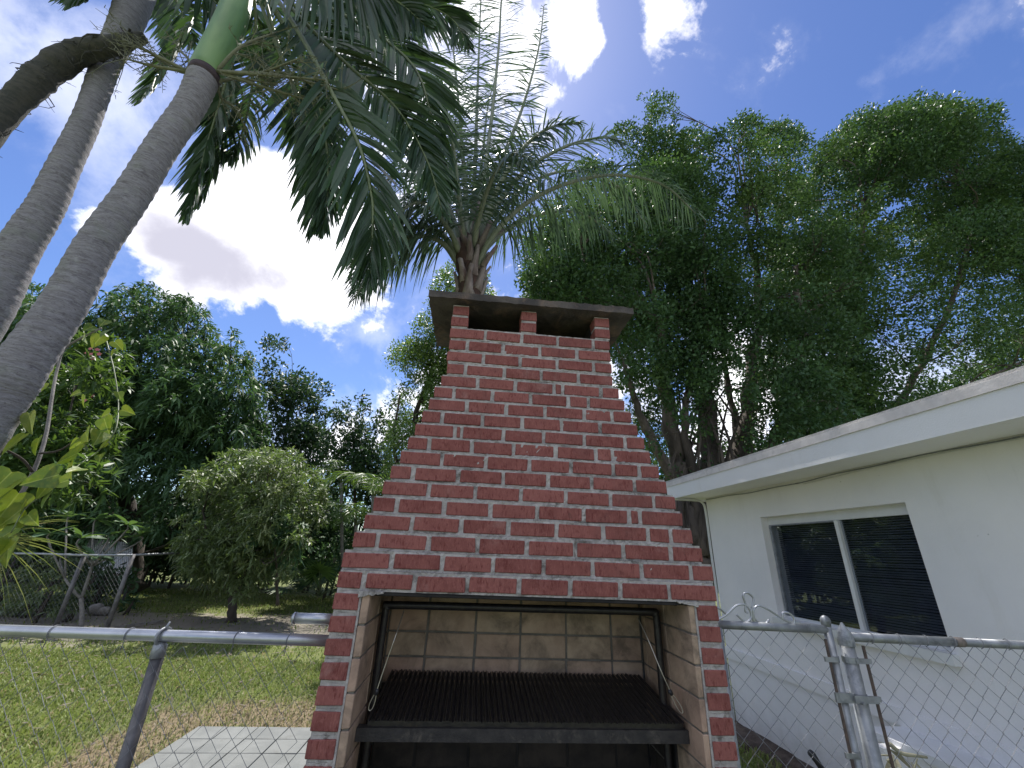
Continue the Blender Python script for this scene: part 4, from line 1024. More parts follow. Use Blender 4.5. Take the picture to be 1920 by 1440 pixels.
me, c = mesh_from('grass', np.vstack([V1, V2, V3]), np.vstack([F1, F2 + len(V1), F3 + len(V1) + len(V2)]), 'grass_blade'); link('grass', me, c, None, kind='stuff', label='short mixed lawn grass with dry patches behind the near fence', category='grass')
# fallen leaves
n = 900; x = rng.uniform(-9, -.6, n); y = rng.uniform(2.6, 11, n); k = (~patio(x, y)) | (rng.random(n) < .05); x, y = x[k], y[k]; n = len(x)
pos = np.stack([x, y, np.full(n, .028)], 1); d = rng.normal(0, 1, (n, 3)) * [1, 1, .25]; sd2 = np.cross(unit(d), np.array([0, 0, 1.0]) + rng.normal(0, .3, (n, 3)))
V, Fq = long_leaves(pos, d, sd2, rng.uniform(.04, .11, n), rng.uniform(.018, .035, n), .05)
me, c = mesh_from('fallen_leaves', V, Fq, 'frond_dead'); link('fallen_leaves', me, c, None, kind='stuff', label='scattered small brown fallen leaves on the lawn', category='leaves')
#VEGETATION
# ------------------------------------------------------------------ big trees
def tree(name, base, label, cat, poly, Y0, dY, nl, rpx, mat, leaf, Wd, stems, barkmat, group=None, tw=.028, fit=.85, sides=8, extra=(), **kw):
    o = thing(name, base, label, cat, group)
    L = make_lobes(poly, Y0, dY, nl, rpx, fit)
    for x_, y_, r_ in extra:
        c_ = at(x_, y_, Y0); L = np.vstack([L, [*c_, r_ * proj(c_)[0, 2] / 765.0]])
    crown('crown', o, L, mat, leaf, Wd, **kw)
    if stems: limbs(o, barkmat, stems, L, tw=tw, every=2, sides=sides)
    return o, L
def path(*p): return [at(*q) for q in p]

# weeping fig behind the chimney and the house (two crowns)
figA = [(930, 470), (1000, 430), (1060, 330), (1110, 270), (1150, 232), (1200, 238), (1212, 190), (1245, 168), (1278, 195), (1295, 238), (1340, 243), (1390, 212), (1440, 233), (1508, 232),
        (1520, 275), (1500, 330), (1580, 420), (1640, 640), (1640, 780), (1600, 880), (1420, 960), (1260, 940), (1180, 800), (1120, 640), (960, 580)]
sA = [(path((1310, 1080, 8.2), (1290, 960, 8.2), (1270, 860, 8.1), (1250, 740, 7.8), (1235, 600, 7.4)), .34, .07),
      (path((1325, 1060, 8.4), (1330, 920, 8.5), (1330, 800, 8.7), (1310, 680, 9.0), (1290, 520, 9.3)), .33, .06),
      (path((1335, 1040, 8.6), (1370, 900, 8.8), (1400, 800, 9.0), (1405, 700, 9.2), (1420, 560, 9.0), (1400, 420, 8.6)), .26, .05),
      (path((1300, 1000, 8.2), (1250, 880, 7.8), (1200, 780, 7.4), (1170, 680, 7.2)), .15, .04),
      (path((1350, 1000, 8.5), (1420, 880, 8.6), (1470, 780, 8.6), (1500, 640, 8.5), (1490, 500, 8.6)), .20, .05),
      (path((1345, 1000, 8.7), (1385, 850, 9.4), (1365, 720, 9.8), (1350, 600, 9.8)), .14, .04),
      (path((1315, 1040, 8.0), (1300, 900, 7.9), (1285, 760, 7.7), (1330, 620, 7.6)), .13, .04)]
for q in range(16):                      # hanging roots fused along the trunk
    x0 = rng.uniform(1265, 1380); sA.append((path((x0, 1060 + rng.uniform(-20, 20), 8.1 + rng.uniform(-.3, .3)), (x0 + rng.uniform(-12, 12), 960, 8.0 + rng.uniform(-.3, .3)), (x0 + rng.uniform(-25, 40), 850, 8.0 + rng.uniform(-.4, .4)), (x0 + rng.uniform(-50, 90), 720, 8.2 + rng.uniform(-.6, .6))), rng.uniform(.03, .075), .015))
oA, LA = tree('fig_tree', at(1310, 1080, 8.2) * np.array([1, 1, 0]), 'huge dark weeping fig with rope-like fused trunks, standing right behind the chimney', 'tree',
     figA, 8.6, 1.9, 200, (38, 80), 'leaf_fig', .095, .05, sA, 'fig_bark', 'weeping figs behind the house', extra=[(1243, 200, 26), (1240, 235, 34), (1235, 280, 45), (1170, 262, 30), (1395, 240, 28), (1460, 262, 32), (1300, 275, 36)], per_m2=38, nleaf=15, clr=.2, tw=.03,
     holes=[(1375, 760, 36, 75, .9), (1440, 770, 22, 60, .85), (1505, 400, 16, 50, .7), (1330, 960, 150, 130, .85), (1400, 660, 100, 50, .25), (1330, 830, 150, 60, .6)])
figB = [(1440, 420), (1490, 330), (1525, 275), (1580, 228), (1600, 203), (1660, 198), (1740, 186), (1800, 194), (1850, 188), (1878, 250), (1905, 282), (2010, 300), (2100, 560), (2060, 760), (1800, 800), (1600, 860), (1480, 760), (1420, 600)]
sB = [(path((1560, 1000, 10.5), (1540, 850, 10.4), (1570, 740, 10.2), (1600, 560, 10), (1620, 400, 10)), .32, .06),
      (path((1580, 980, 10.6), (1640, 820, 10.6), (1730, 680, 10.4), (1800, 520, 10), (1830, 360, 10)), .13, .035),
      (path((1560, 960, 10.6), (1510, 840, 10.8), (1500, 700, 10.8), (1530, 480, 10.6)), .2, .05),
      (path((1600, 940, 10.6), (1700, 800, 10.5), (1830, 720, 10.3), (1960, 660, 10)), .07, .02)]
oB, LB = tree('fig_tree', at(1560, 1000, 10.5) * np.array([1, 1, 0]), 'broad weeping fig over the house roof, thin at lower right where sky shows', 'tree',
     figB, 10.2, 1.8, 185, (40, 85), 'leaf_fig', .11, .058, sB, 'fig_bark', 'weeping figs behind the house', extra=[(1615, 230, 28), (1680, 222, 30), (1760, 215, 28), (1845, 215, 28), (1900, 300, 30), (1550, 290, 32)], per_m2=25, nleaf=14, clr=.25, tw=.03,
     holes=[(1850, 660, 230, 85, .6), (1720, 640, 120, 80, .35), (1900, 560, 120, 50, .35)])
# low dark growth beyond the roof
hb = thing('background_tree', at(1800, 980, 14) * np.array([1, 1, 0]), 'dark low tree line showing just above the right end of the roof', 'tree')
Lh = make_lobes([(1560, 790), (1700, 740), (1830, 650), (1990, 560), (2050, 900), (1500, 1000)], 15, 1.2, 36, (40, 80)); crown('crown', hb, Lh, 'leaf_dark', .2, .09, per_m2=10, nleaf=10, clr=.35)
mb('trunk', MB().tube(path((1800, 1030, 15), (1790, 860, 15), (1760, 760, 15)), [.25, .2, .1], 8), 'branch_bark', hb, True)

# mango tree
mango = [(60, 515), (130, 540), (190, 555), (240, 535), (300, 520), (342, 555), (392, 560), (442, 600), (450, 640), (485, 690), (500, 740), (500, 850), (430, 980), (330, 1010), (150, 1020), (-90, 1020), (-120, 800), (-80, 540)]
sM = [(path((250, 1110, 13.5), (240, 980, 13.4), (220, 860, 13.2), (260, 740, 13.0)), .3, .1), (path((240, 1000, 13.4), (330, 860, 13.2), (400, 740, 13)), .16, .06), (path((230, 1000, 13.4), (140, 860, 13.2), (80, 700, 13)), .16, .06)]
oM, LM = tree('mango_tree', at(250, 1110, 13.5) * np.array([1, 1, 0]), 'massive rounded mango tree with drooping dark leaves at the back left of the lawn', 'tree',
     mango, 12.5, 1.5, 170, (36, 85), 'leaf_mango', .25, .058, sM, 'branch_bark', None, per_m2=12, nleaf=14, clr=.2, kind='whorl', droop=.6, up=.15)
t2 = [(478, 650), (530, 626), (562, 690), (602, 700), (625, 722), (612, 770), (615, 830), (640, 900), (620, 980), (520, 980), (470, 900), (470, 790)]
tree('slender_tree', at(540, 1060, 16) * np.array([1, 1, 0]), 'loose dark tree sticking out from behind the right edge of the mango tree', 'tree',
     t2, 16, 1, 75, (20, 42), 'leaf_dark', .2, .085, [(path((540, 1060, 16), (535, 900, 16), (530, 860, 16), (545, 760, 16)), .09, .03)], 'branch_bark', None, per_m2=10, nleaf=11, clr=.3)
t3 = [(606, 790), (630, 752), (655, 738), (700, 752), (735, 790), (740, 850), (735, 930), (620, 930), (600, 850)]
tree('slender_tree', at(668, 1060, 14) * np.array([1, 1, 0]), 'small open tree standing between the bushy tree and the chimney', 'tree',
     t3, 14, .8, 60, (18, 36), 'leaf_dark', .17, .075, [(path((668, 1060, 14), (665, 900, 14), (662, 830, 14)), .07, .03)], 'branch_bark', None, per_m2=10, nleaf=10, clr=.25,)
t4 = [(706, 668), (745, 648), (786, 600), (800, 568), (812, 520), (845, 470), (900, 500), (940, 560), (960, 700), (900, 900), (720, 900), (722, 800), (728, 740)]
tree('pale_tree', at(800, 1050, 9.5) * np.array([1, 1, 0]), 'sunlit pale green tree rising directly behind the left slope of the chimney', 'tree',
     t4, 9.5, .8, 120, (25, 55), 'leaf_light', .085, .038, [(path((800, 1060, 9.5), (790, 900, 9.5), (780, 780, 9.5), (830, 650, 9.5)), .12, .04), (path((800, 1000, 9.5), (740, 850, 9.3), (750, 740, 9.3)), .05, .02)], 'branch_bark', None, per_m2=40, nleaf=14, clr=.18)
# bushy tree on the lawn
tb = [(326, 925), (352, 880), (400, 848), (470, 832), (540, 838), (590, 862), (618, 935), (604, 1010), (560, 1080), (500, 1118), (430, 1125), (370, 1095), (318, 1060), (338, 990)]
tree('bushy_tree', at(432, 1166, 9.8) * np.array([1, 1, 0]), 'round bushy tree with narrow shiny grey green leaves on the lawn', 'tree',
     tb, 9.7, 1.2, 85, (28, 55), 'leaf_bushy', .14, .034, [(path((433, 1168, 9.8), (436, 1120, 9.8), (440, 1060, 9.8), (430, 980, 9.8)), .10, .04), (path((437, 1130, 9.8), (470, 1050, 9.8), (520, 960, 9.8)), .05, .02), (path((436, 1120, 9.8), (400, 1040, 9.7), (380, 960, 9.7)), .045, .02)], 'branch_bark', None,
     per_m2=42, nleaf=13, clr=.14, kind='whorl', droop=.4, up=.2)
# bright shrub tuft in front of it
tuft = [(470, 990), (520, 958), (560, 965), (575, 1010), (560, 1060), (500, 1060), (462, 1030)]
tree('young_mango', at(520, 1130, 9.0) * np.array([1, 1, 0]), 'fresh green leaf tuft growing low through the front of the round bushy tree', 'shrub', tuft, 8.9, .35, 18, (18, 34), 'leaf_mango', .16, .045,
     [(path((520, 1135, 9.0), (518, 1060, 8.95), (515, 1010, 8.9)), .03, .015)], 'branch_bark', None, per_m2=26, nleaf=12, clr=.1, kind='whorl', droop=.7, tw=.012)
# hedge closing the view at the back
def hedge(label, poly, Y, dY, n, rpx, mat, leaf, Wd, per=9, cat='hedge', **kw):
    o = thing('hedge', at((poly[0][0] + poly[-1][0]) / 2, 1040, Y) * np.array([1, 1, 0]), label, cat)
    L = make_lobes(poly, Y, dY, n, rpx, .6); crown('foliage', o, L, mat, leaf, Wd, per_m2=per, **kw)
    M = MB()
    for x, y, z, R in L[::3]: M.tube([(x, y, -.05), (x + .1, y, z)], [.05, .02], 5)
    mb('stems', M, 'branch_bark', o, True, kind='stuff'); return o
hedge('dark shaded hedge under the mango tree behind the far fence', [(-80, 930), (330, 930), (640, 900), (660, 1082), (300, 1076), (-80, 1085)], 16.5, 1.2, 150, (28, 55), 'leaf_dark', .24, .09, per=14, nleaf=10, clr=.35)
hedge('green thicket between the bushy tree and the barbecue', [(590, 880), (660, 840), (760, 850), (900, 840), (900, 1090), (580, 1090)], 15, .8, 60, (26, 52), 'leaf_mango', .22, .075, nleaf=10, clr=.3)
hedge('tangle of undergrowth behind the far fence at the left edge', [(-80, 1040), (60, 1030), (150, 1050), (170, 1150), (60, 1180), (-80, 1180)], 9.4, .45, 34, (22, 44), 'leaf_bushy', .16, .045, 12, kind='whorl', nleaf=9, clr=.12)
hedge('low dark bushes around the plumeria stem', [(90, 1060), (160, 1040), (240, 1080), (250, 1130), (200, 1150), (110, 1150)], 10.5, .5, 22, (18, 34), 'leaf_dark', .16, .06, 14, nleaf=9, clr=.18)
hedge('distant dark growth seen between the fig trunks and the house', [(1190, 860), (1350, 830), (1520, 830), (1600, 1000), (1340, 1120), (1200, 1100)], 13, .8, 44, (30, 60), 'leaf_dark', .22, .09, 9, nleaf=10, clr=.3)

# white corrugated panel shelter beyond the fence
sh = thing('panel_shelter', at(220, 1080, 12) * np.array([1, 1, 0]), 'low white corrugated panel shelter beyond the far fence', 'shelter')
c0, c1, c2, c3 = at(168, 1072, 11.6), at(248, 1076, 11.6), at(250, 1018, 12.6), at(160, 1010, 12.6)
v = []; K = 44
for i in range(K + 1):
    u = i / K; dz = .018 * (1 if (i // 1) % 2 else -1)
    for a, b_ in ((c0, c1), (c3, c2)): p = a + (b_ - a) * u; v.append(p + np.array([0, 0, dz])); 
v = np.array(v); v = np.vstack([v, v - np.array([0, .0, .006])]); f = []
n2 = 2 * (K + 1)
for i in range(K): f += [(2 * i, 2 * i + 2, 2 * i + 3, 2 * i + 1), (n2 + 2 * i, n2 + 2 * i + 1, n2 + 2 * i + 3, n2 + 2 * i + 2)]
obj('roof_panel', v, f, 'white_panel', sh)
for p in (c0, c1, c2, c3): mb('leg', MB().tube([(p[0], p[1], 0), (p[0], p[1], p[2] - .03)], .03, 8), 'post_dark', sh)
mb('side_board', MB().box((c0[0], c0[1] + .03, c0[2] - .28), (c1[0], c0[1] + .06, c0[2] - .03)), 'mulch', sh)
# fallen pale board and stones on the bare soil
o = mb('plank', MB().add(*[np.array([at(215, 1176, 8.6) * [1, 1, 0], at(300, 1160, 9.3) * [1, 1, 0], at(300, 1160, 9.3) * [1, 1, 0] + [0, .12, 0], at(215, 1176, 8.6) * [1, 1, 0] + [0, .12, 0], at(215, 1176, 8.6) * [1, 1, 0] + [0, 0, .04], at(300, 1160, 9.3) * [1, 1, 0] + [0, 0, .04], at(300, 1160, 9.3) * [1, 1, 0] + [0, .12, .04], at(215, 1176, 8.6) * [1, 1, 0] + [0, .12, .04]]), [(0, 3, 2, 1), (4, 5, 6, 7), (0, 1, 5, 4), (1, 2, 6, 5), (2, 3, 7, 6), (3, 0, 4, 7)]]), 'grey_bark', None, label='pale weathered board lying on the shaded soil under the trees', category='board')
for (x, y, s_) in ((185, 1128, .22), (205, 1120, .16)):
    r0 = at(x, y, 10.0); v, f = chamfer_box(.5 * s_ * 3, .35 * s_ * 3, s_, s_ * .35, s_ * .06, rg)
    obj('rock', v + np.array([r0[0], r0[1], s_ * .4]), f, 'grey_bark', None, True, label=('larger' if s_ > .2 else 'smaller') + ' flat grey stone lying in the shade behind the far fence', category='stone')

# plumeria: forked bare stem and whorls of big leaves, each leaf picked out
pl = thing('plumeria', at(152, 1172, 8.6) * np.array([1, 1, 0]), 'young plumeria with forked bare stem and rosettes of long leaves beside the far fence', 'plant')
A = at(152, 1175, 8.6) * np.array([1, 1, 0]); fk = at(152, 1122, 8.6)
M = MB().tube(spline([A, (A + fk) / 2 + [.02, 0, 0], fk], 8), np.linspace(.038, .032, 8), 8)
tips = [(118, 1040), (178, 1045), (95, 1000), (150, 1010), (205, 1005), (240, 985), (130, 970), (180, 975), (265, 1005)]
tp3 = [at(x, y, 8.6 + rg.normal(0, .25)) for x, y in tips]
n1, n2_ = at(172, 1062, 8.6), at(122, 1085, 8.5)
M.tube(spline([fk, at(163, 1092, 8.6), n1], 8), np.linspace(.028, .022, 8), 7); M.tube(spline([fk, at(138, 1108, 8.5), n2_], 8), np.linspace(.026, .02, 8), 7)
for i, p in enumerate(tp3): M.tube(spline([n1 if p[0] > at(150, 1000, 8.6)[0] else n2_, p - np.array([0, 0, .12]), p], 6), np.linspace(.018, .012, 6), 6)
mb('stem', M, 'grey_bark', pl, True)
V, _ = long_leaves(np.zeros((1, 3)), np.array([[1.0, 0, 0]]), np.array([[0, 1.0, 0]]), .36, .10, .25)
q = np.linspace(0, 1, 6); wl = np.array([.012, .032, .05, .052, .036, .003]); vv = []
for a, w in zip(q, wl): vv += [(a * .36, -w, -.10 * a * a + .012), (a * .36, 0, -.10 * a * a), (a * .36, w, -.10 * a * a + .012)]
lf_me = mesh_from('leaf', vv, [(3 * i + k, 3 * i + 3 + k, 3 * i + 4 + k, 3 * i + 1 + k) for i in range(5) for k in (0, 1)], 'leaf_plumeria', recentre=False)[0]
for p in tp3:
    for k in range(9):
        az = rg.uniform(0, 6.28); el = rg.uniform(-.1, .8); link('leaf', lf_me, p, pl, rot=(rg.normal(0, .3), -el, az))

# fan palms at the foot of the thicket
def fan_palm(base, label, nf, R, hgt, grp=None):
    o = thing('fan_palm', base, label, 'palm', grp)
    for k in range(nf):
        az = 6.28 * k / nf + rg.normal(0, .2); el = rg.uniform(.15, 1.3); d = np.array([math.cos(az) * math.cos(el), math.sin(az) * math.cos(el), math.sin(el)])
        p0 = base + np.array([0, 0, hgt * .3]); p1 = p0 + d * hgt * rg.uniform(.6, 1.0)
        M = MB().tube(spline([p0, (p0 + p1) / 2 + [0, 0, .03], p1], 6), .009, 5); st_ = mb('leaf_stalk', M, 'rachis', o, True)
        ns = 22; S = unit(np.cross(d, [0, 0, 1.0])); U = unit(np.cross(S, d)); pos = np.repeat(p1[None], ns, 0)
        an = np.linspace(-2.2, 2.2, ns); dirs = d * np.cos(an)[:, None] + S * np.sin(an)[:, None] + U * rg.normal(.1, .06, ns)[:, None]
        V, Fq = long_leaves(pos, dirs, U[None] * .35 + np.cross(dirs, U), R * (1 - .12 * np.abs(an)), .05 * R / .5, .35)
        me, c = mesh_from('fan', V, Fq, 'leaf_dark' if k % 3 else 'frond_green'); link('fan', me, c, st_)
    return o
fan_palm(at(600, 1112, 12.3) * np.array([1, 1, 0]), 'fan palm with dark pleated leaves left of the barbecue shoulder', 15, .62, .95, 'fan palms behind the lawn')
fan_palm(at(560, 1110, 13.4) * np.array([1, 1, 0]), 'smaller fan palm farther left, half hidden behind the bushy tree', 12, .55, .8, 'fan palms behind the lawn')
# feather palms in the thicket
def feather_palm(base, top, label, nf, L, mat, grp=None, wd=.03):
    o = thing('feather_palm', base, label, 'palm', grp)
    mb('trunk', MB().tube(spline([base, (np.asarray(base) + top) / 2, top], 8), .05, 8), 'grey_bark', o, True)
    for k in range(nf):
        az = 6.28 * k / nf + rg.normal(0, .3); h0 = rg.uniform(.5, 1.1); r_ = np.array([math.cos(az), math.sin(az), 0])
        pth = [top, top + r_ * L * .3 + [0, 0, L * .32 * h0], top + r_ * L * .65 + [0, 0, L * .35 * h0], top + r_ * L * .95 + [0, 0, L * (.35 * h0 - .25)]]
        frond(o, pth, 26, L * .32, wd, [0, 0, 1.0], mat, 'rachis', .014, ang=(60, 30), droop=.35, plume=.15)
    return o
feather_palm(at(668, 1090, 12.2) * np.array([1, 1, 0]), at(668, 985, 12.2), 'bright green feather palm in the thicket beside the chimney slope', 11, 1.5, 'frond_green', 'feather palms in the thicket')
feather_palm(at(705, 1080, 11.4) * np.array([1, 1, 0]), at(700, 930, 11.4), 'taller feather palm nearest to the chimney slope', 10, 1.5, 'frond_green', 'feather palms in the thicket')
feather_palm(at(650, 1090, 13.2) * np.array([1, 1, 0]), at(640, 905, 13.2), 'slim feather palm rising behind the bushy tree right edge', 9, 1.4, 'frond_green', 'feather palms in the thicket')

# ------------------------------------------------------------------ oleander-like bush and vine, left
ob = thing('flowering_bush', at(-160, 1150, 3.4) * np.array([1, 1, 0]), 'glossy narrow leaved bush with small pink flowers behind the climbing vine', 'bush')
Lo = make_lobes([(60, 760), (110, 660), (170, 618), (228, 640), (240, 740), (215, 830), (180, 930), (90, 980), (-20, 1000), (-40, 850)], 3.5, .35, 34, (32, 60), .75)
crown('foliage', ob, Lo, 'leaf_olean', .11, .024, per_m2=190, nleaf=11, clr=.05, kind='whorl', droop=.3, up=.3)
ob_b = at(-160, 1150, 3.4) * np.array([1, 1, 0])
limbs(ob, 'branch_bark', [([ob_b, at(-60, 1050, 3.4), at(60, 940, 3.4), at(110, 840, 3.4), at(150, 700, 3.4)], .012, .006), ([ob_b + [.05, 0, 0], at(-40, 980, 3.5), at(30, 860, 3.5)], .012, .006)], Lo, tw=.004, every=1, sides=7)
q = np.linspace(0, 1, 5); wl = [.003, .011, .013, .009, .001]; vv = []
for a, w in zip(q, wl): vv += [(a * .12, -w, -.02 * a * a + .003), (a * .12, 0, -.02 * a * a), (a * .12, w, -.02 * a * a + .003)]
ol_me = mesh_from('leaf', vv, [(3 * i + k, 3 * i + 3 + k, 3 * i + 4 + k, 3 * i + 1 + k) for i in range(4) for k in (0, 1)], 'leaf_olean', recentre=False)[0]
for i in range(150):
    x, y, z, R = Lo[rg.integers(0, len(Lo))]; d = unit(rg.normal(0, 1, 3) + np.array([0, -1.2, .4])); p = np.array([x, y, z]) + d * R * np.array([1, 1, .8])
    link('leaf', ol_me, p, ob, rot=(rg.normal(0, .5), rg.uniform(-.9, .3), rg.uniform(0, 6.28)))
v, f = [], []
fl = MB()
for k in range(5):
    a = 6.28 * k / 5; r_ = np.array([math.cos(a), math.sin(a), 0]); t_ = np.array([-math.sin(a), math.cos(a), 0])
    fl.add([np.zeros(3), r_ * .010 + t_ * .007 + [0, 0, .003], r_ * .018 + [0, 0, .001], r_ * .010 - t_ * .007 + [0, 0, .003]], [(0, 1, 2, 3)])
fl_me = mesh_from('flower', np.vstack(fl.v), fl.f, 'petal_pink', recentre=False)[0]
for (x, y) in ((168, 655), (175, 662), (180, 652), (172, 668), (186, 664), (162, 662), (163, 750), (170, 745)):
    link('flower', fl_me, at(x, y, 3.05) + rg.normal(0, .01, 3), ob, rot=(rg.uniform(.9, 1.8), rg.normal(0, .4), rg.normal(0, .5)))

vine = thing('climbing_vine', at(-80, 1300, 2.35) * np.array([1, 1, 0]), 'climbing vine with large yellow green heart shaped leaves hanging beside the palm trunk', 'vine')
n = 13; vv = [(0, 0, 0)]; 
ou = [(0, .0), (.14, .10), (.36, .10), (.52, -.02), (.50, -.25), (.36, -.55), (.18, -.82), (0, -1.05)]
hv = [(0, 0, 0.0)]; left = [(-x, y, .10 * abs(x) - .12 * (y + .3) ** 2) for x, y in ou[1:-1]]; right = [(x, y, .10 * abs(x) - .12 * (y + .3) ** 2) for x, y in ou[1:-1]]
tipv = (0, -1.05, -.10); midv = (0, -.35, -.03)
allv = [(0, 0, 0), tipv, midv] + right + left; nr = len(right)
hf = []
Rr = [0] + [3 + i for i in range(nr)] + [1]; Ll = [0] + [3 + nr + i for i in range(nr)] + [1]
for a, b_ in zip(Rr, Rr[1:]): hf.append((2, b_, a))
for a, b_ in zip(Ll, Ll[1:]): hf.append((2, a, b_))
def heart(sz): return mesh_from('leaf', np.array(allv) * sz, hf, 'leaf_heart', recentre=False)[0]
hm_ = {k: heart(k * 1.18) for k in (.045, .06, .08, .10)}
for (x, y, Y, s_, tw_) in [(190, 630, 2.5, .08, .2), (205, 618, 2.5, .08, -.3), (175, 612, 2.5, .06, .5), (215, 640, 2.5, .06, -.9), (160, 632, 2.5, .08, .9), (146, 622, 2.55, .10, .4), (216, 655, 2.5, .045, 0), (178, 640, 2.45, .06, 1.2), (198, 600, 2.5, .06, .1),
      (158, 742, 2.4, .06, .3), (150, 735, 2.5, .045, .8), (222, 735, 2.4, .045, -.4), (228, 768, 2.4, .06, -1.4), (205, 775, 2.4, .06, 1.3), (195, 785, 2.3, .08, -.5), (190, 810, 2.3, .08, .2), (232, 808, 2.3, .06, -1.0), (202, 830, 2.3, .045, -.6), (188, 852, 2.3, .045, -.5),
      (160, 810, 2.2, .08, -.9), (152, 828, 2.2, .06, .6), (55, 775, 2.2, .10, .5), (45, 815, 2.15, .10, .1), (72, 822, 2.2, .08, -.3), (30, 830, 2.2, .10, .6), (145, 850, 2.1, .10, -.8), (135, 865, 2.1, .08, -.2), (152, 878, 2.1, .06, .2),
      (110, 890, 2.0, .10, 1.0), (95, 905, 2.0, .08, .6), (128, 900, 2.0, .06, 1.1), (93, 925, 2.0, .06, -.3), (22, 885, 2.0, .10, .3), (40, 900, 2.0, .10, -.2), (8, 900, 2.0, .10, .6), (35, 925, 2.0, .10, .2), (18, 950, 2.0, .08, -.4), (50, 940, 2.0, .06, -.2),
      (40, 955, 2.0, .08, .7), (12, 975, 2.0, .10, 0), (30, 990, 2.0, .08, .4), (18, 1010, 1.95, .10, .1), (10, 1015, 1.95, .08, -.3), (52, 965, 2.0, .06, -.9), (95, 690, 2.6, .08, .4), (80, 720, 2.6, .10, .1), (68, 745, 2.5, .08, .6)]:
    p = at(x, y, Y); link('leaf', hm_[s_], p, vine, rot=(rad(78) + rg.normal(0, .4), tw_, rg.normal(0, .6)))
def vstem(px, r0, r1, mat='branch_bark', nm='stem', n_=30): mb(nm, MB().tube(spline([at(*p) for p in px], n_), np.linspace(r0, r1, n_), 7), mat, vine, True)
vstem([(-90, 1350, 2.35), (-40, 1120, 2.4), (10, 980, 2.4), (60, 890, 2.4), (85, 820, 2.45), (98, 740, 2.5), (108, 690, 2.55), (125, 650, 2.55), (190, 615, 2.5)], .014, .006, 'grey_bark')
vstem([(62, 885, 2.4), (40, 860, 2.3), (0, 838, 2.2)], .008, .005); vstem([(75, 850, 2.4), (110, 845, 2.3), (150, 820, 2.2)], .007, .003)
vstem([(200, 640, 2.5), (215, 700, 2.45), (222, 760, 2.4), (215, 810, 2.3), (185, 845, 2.3), (150, 870, 2.2), (95, 920, 2.05), (50, 950, 2.0), (20, 1000, 1.97)], .0035, .0025, 'rachis')
# strap leaved plant at the far left
sp = thing('strap_plant', at(15, 1150, 4.0) * np.array([1, 1, 0]), 'spiky plant with long thin yellow striped leaves below the vine', 'plant')
b0 = at(-30, 1010, 3.6); n = 44
dd = np.stack([rg.uniform(-.2, 1.2, n), rg.normal(0, .35, n), rg.uniform(-.45, .75, n)], 1)
st_ = []
for k in range(n):
    d = unit(dd[k]); l = rg.uniform(.35, .8); qq = np.linspace(0, 1, 5); w = np.array([.7, 1, .8, .5, .05]) * .006
    wv_ = unit(np.cross(d, [0, 1.0, .2])); c = b0 + d * (l * qq)[:, None] + np.array([0, 0, -1.0]) * (l * .35 * qq ** 2)[:, None]; st_.append(np.stack([c - wv_ * w[:, None], c + wv_ * w[:, None]], 1).reshape(-1, 3))
st_ = np.array(st_); me, c = mesh_from('leaves', st_.reshape(-1, 3), (np.arange(n)[:, None, None] * 10 + STRIP_F).reshape(-1, 4), 'yellow_straps'); link('leaves', me, c, sp, kind='stuff')
mb('trunk', MB().tube([b0 * [1, 1, 0], b0], [.06, .05], 8), 'branch_bark', sp, True)

# ------------------------------------------------------------------ the two near palms
def ringed(pts, radii, n):
    s = spline(pts, n); r = np.interp(np.linspace(0, 1, n), np.linspace(0, 1, len(radii)), radii)
    s[:, :2] += .004 * np.sin(np.linspace(0, 30, n))[:, None]; r = r * (1 + rg.normal(0, .006, n)) + .0035 * (np.arange(n) % 3 == 0); return s, r
p1 = thing('palm_tree', np.array([-2.62, 2.12, 0]), 'tall palm with ringed grey trunk and green crownshaft, nearer of the two at upper left', 'palm', 'grey trunked palms at the left')
s, r = ringed([(-2.90, 2.12, -.1), (-2.80, 2.12, .8), at(-30, 790, 2.12), at(35, 700, 2.12), at(106, 590, 2.12), at(172, 480, 2.12), at(237, 378, 2.12), at(300, 285, 2.12), at(353, 200, 2.12), at(386, 142, 2.12)], [.125, .12, .117, .112, .105, .10, .096, .094, .094, .104], 170)
v, f = tube(s, r, 28); obj('trunk', v, f, 'palm_trunk', p1, True)
top1 = s[-1]
cs = [top1 + [0, 0, -.02], at(396, 120, 2.12), at(420, 70, 2.12), at(440, 20, 2.12), at(452, -40, 2.12), at(462, -90, 2.12)]
v, f = tube(spline(cs, 40), np.interp(np.linspace(0, 1, 40), [0, .08, .3, .7, 1], [.102, .118, .120, .112, .08]), 26); obj('crownshaft', v, f, 'crownshaft', p1, True)
v, f = tube([top1 + [0, 0, -.05], top1 + [0, 0, -.02], top1 + [0, 0, .015], top1 + [0, 0, .03]], [.103, .109, .110, .104], 26); obj('leaf_scar', v, f, 'scar_ring', p1, True)
def P(*q): return [at(*k) for k in q]
FD = 'frond_dark'
vd = np.array([0.0, -1, -.2])
# fronds: rachis path in space, seen face on
frond(p1, P((470, -70, 2.2), (600, 5, 2.3), (700, 60, 2.35), (775, 125, 2.4), (805, 205, 2.4), (815, 290, 2.4), (845, 345, 2.4)), 96, .66, .050, (.25, -1, -.1), FD, 'rachis', .024, single=True, ang=(48, 14), droop=.38, jit=.07, start=.16)
frond(p1, P((480, -60, 2.2), (560, 60, 2.1), (620, 170, 2.05), (672, 270, 2.0), (697, 370, 2.0), (698, 450, 2.0), (695, 520, 2.0)), 94, .52, .048, (.1, -1, .1), FD, 'rachis', .024, single=True, ang=(38, 12), droop=.35, jit=.07, start=.3)
frond(p1, P((470, -60, 2.2), (540, 60, 2.35), (590, 170, 2.4), (612, 270, 2.4), (614, 360, 2.4), (605, 430, 2.4)), 92, .46, .045, (.2, -1, .1), FD, 'rachis', .022, ang=(34, 12), droop=.35, jit=.08, start=.35)
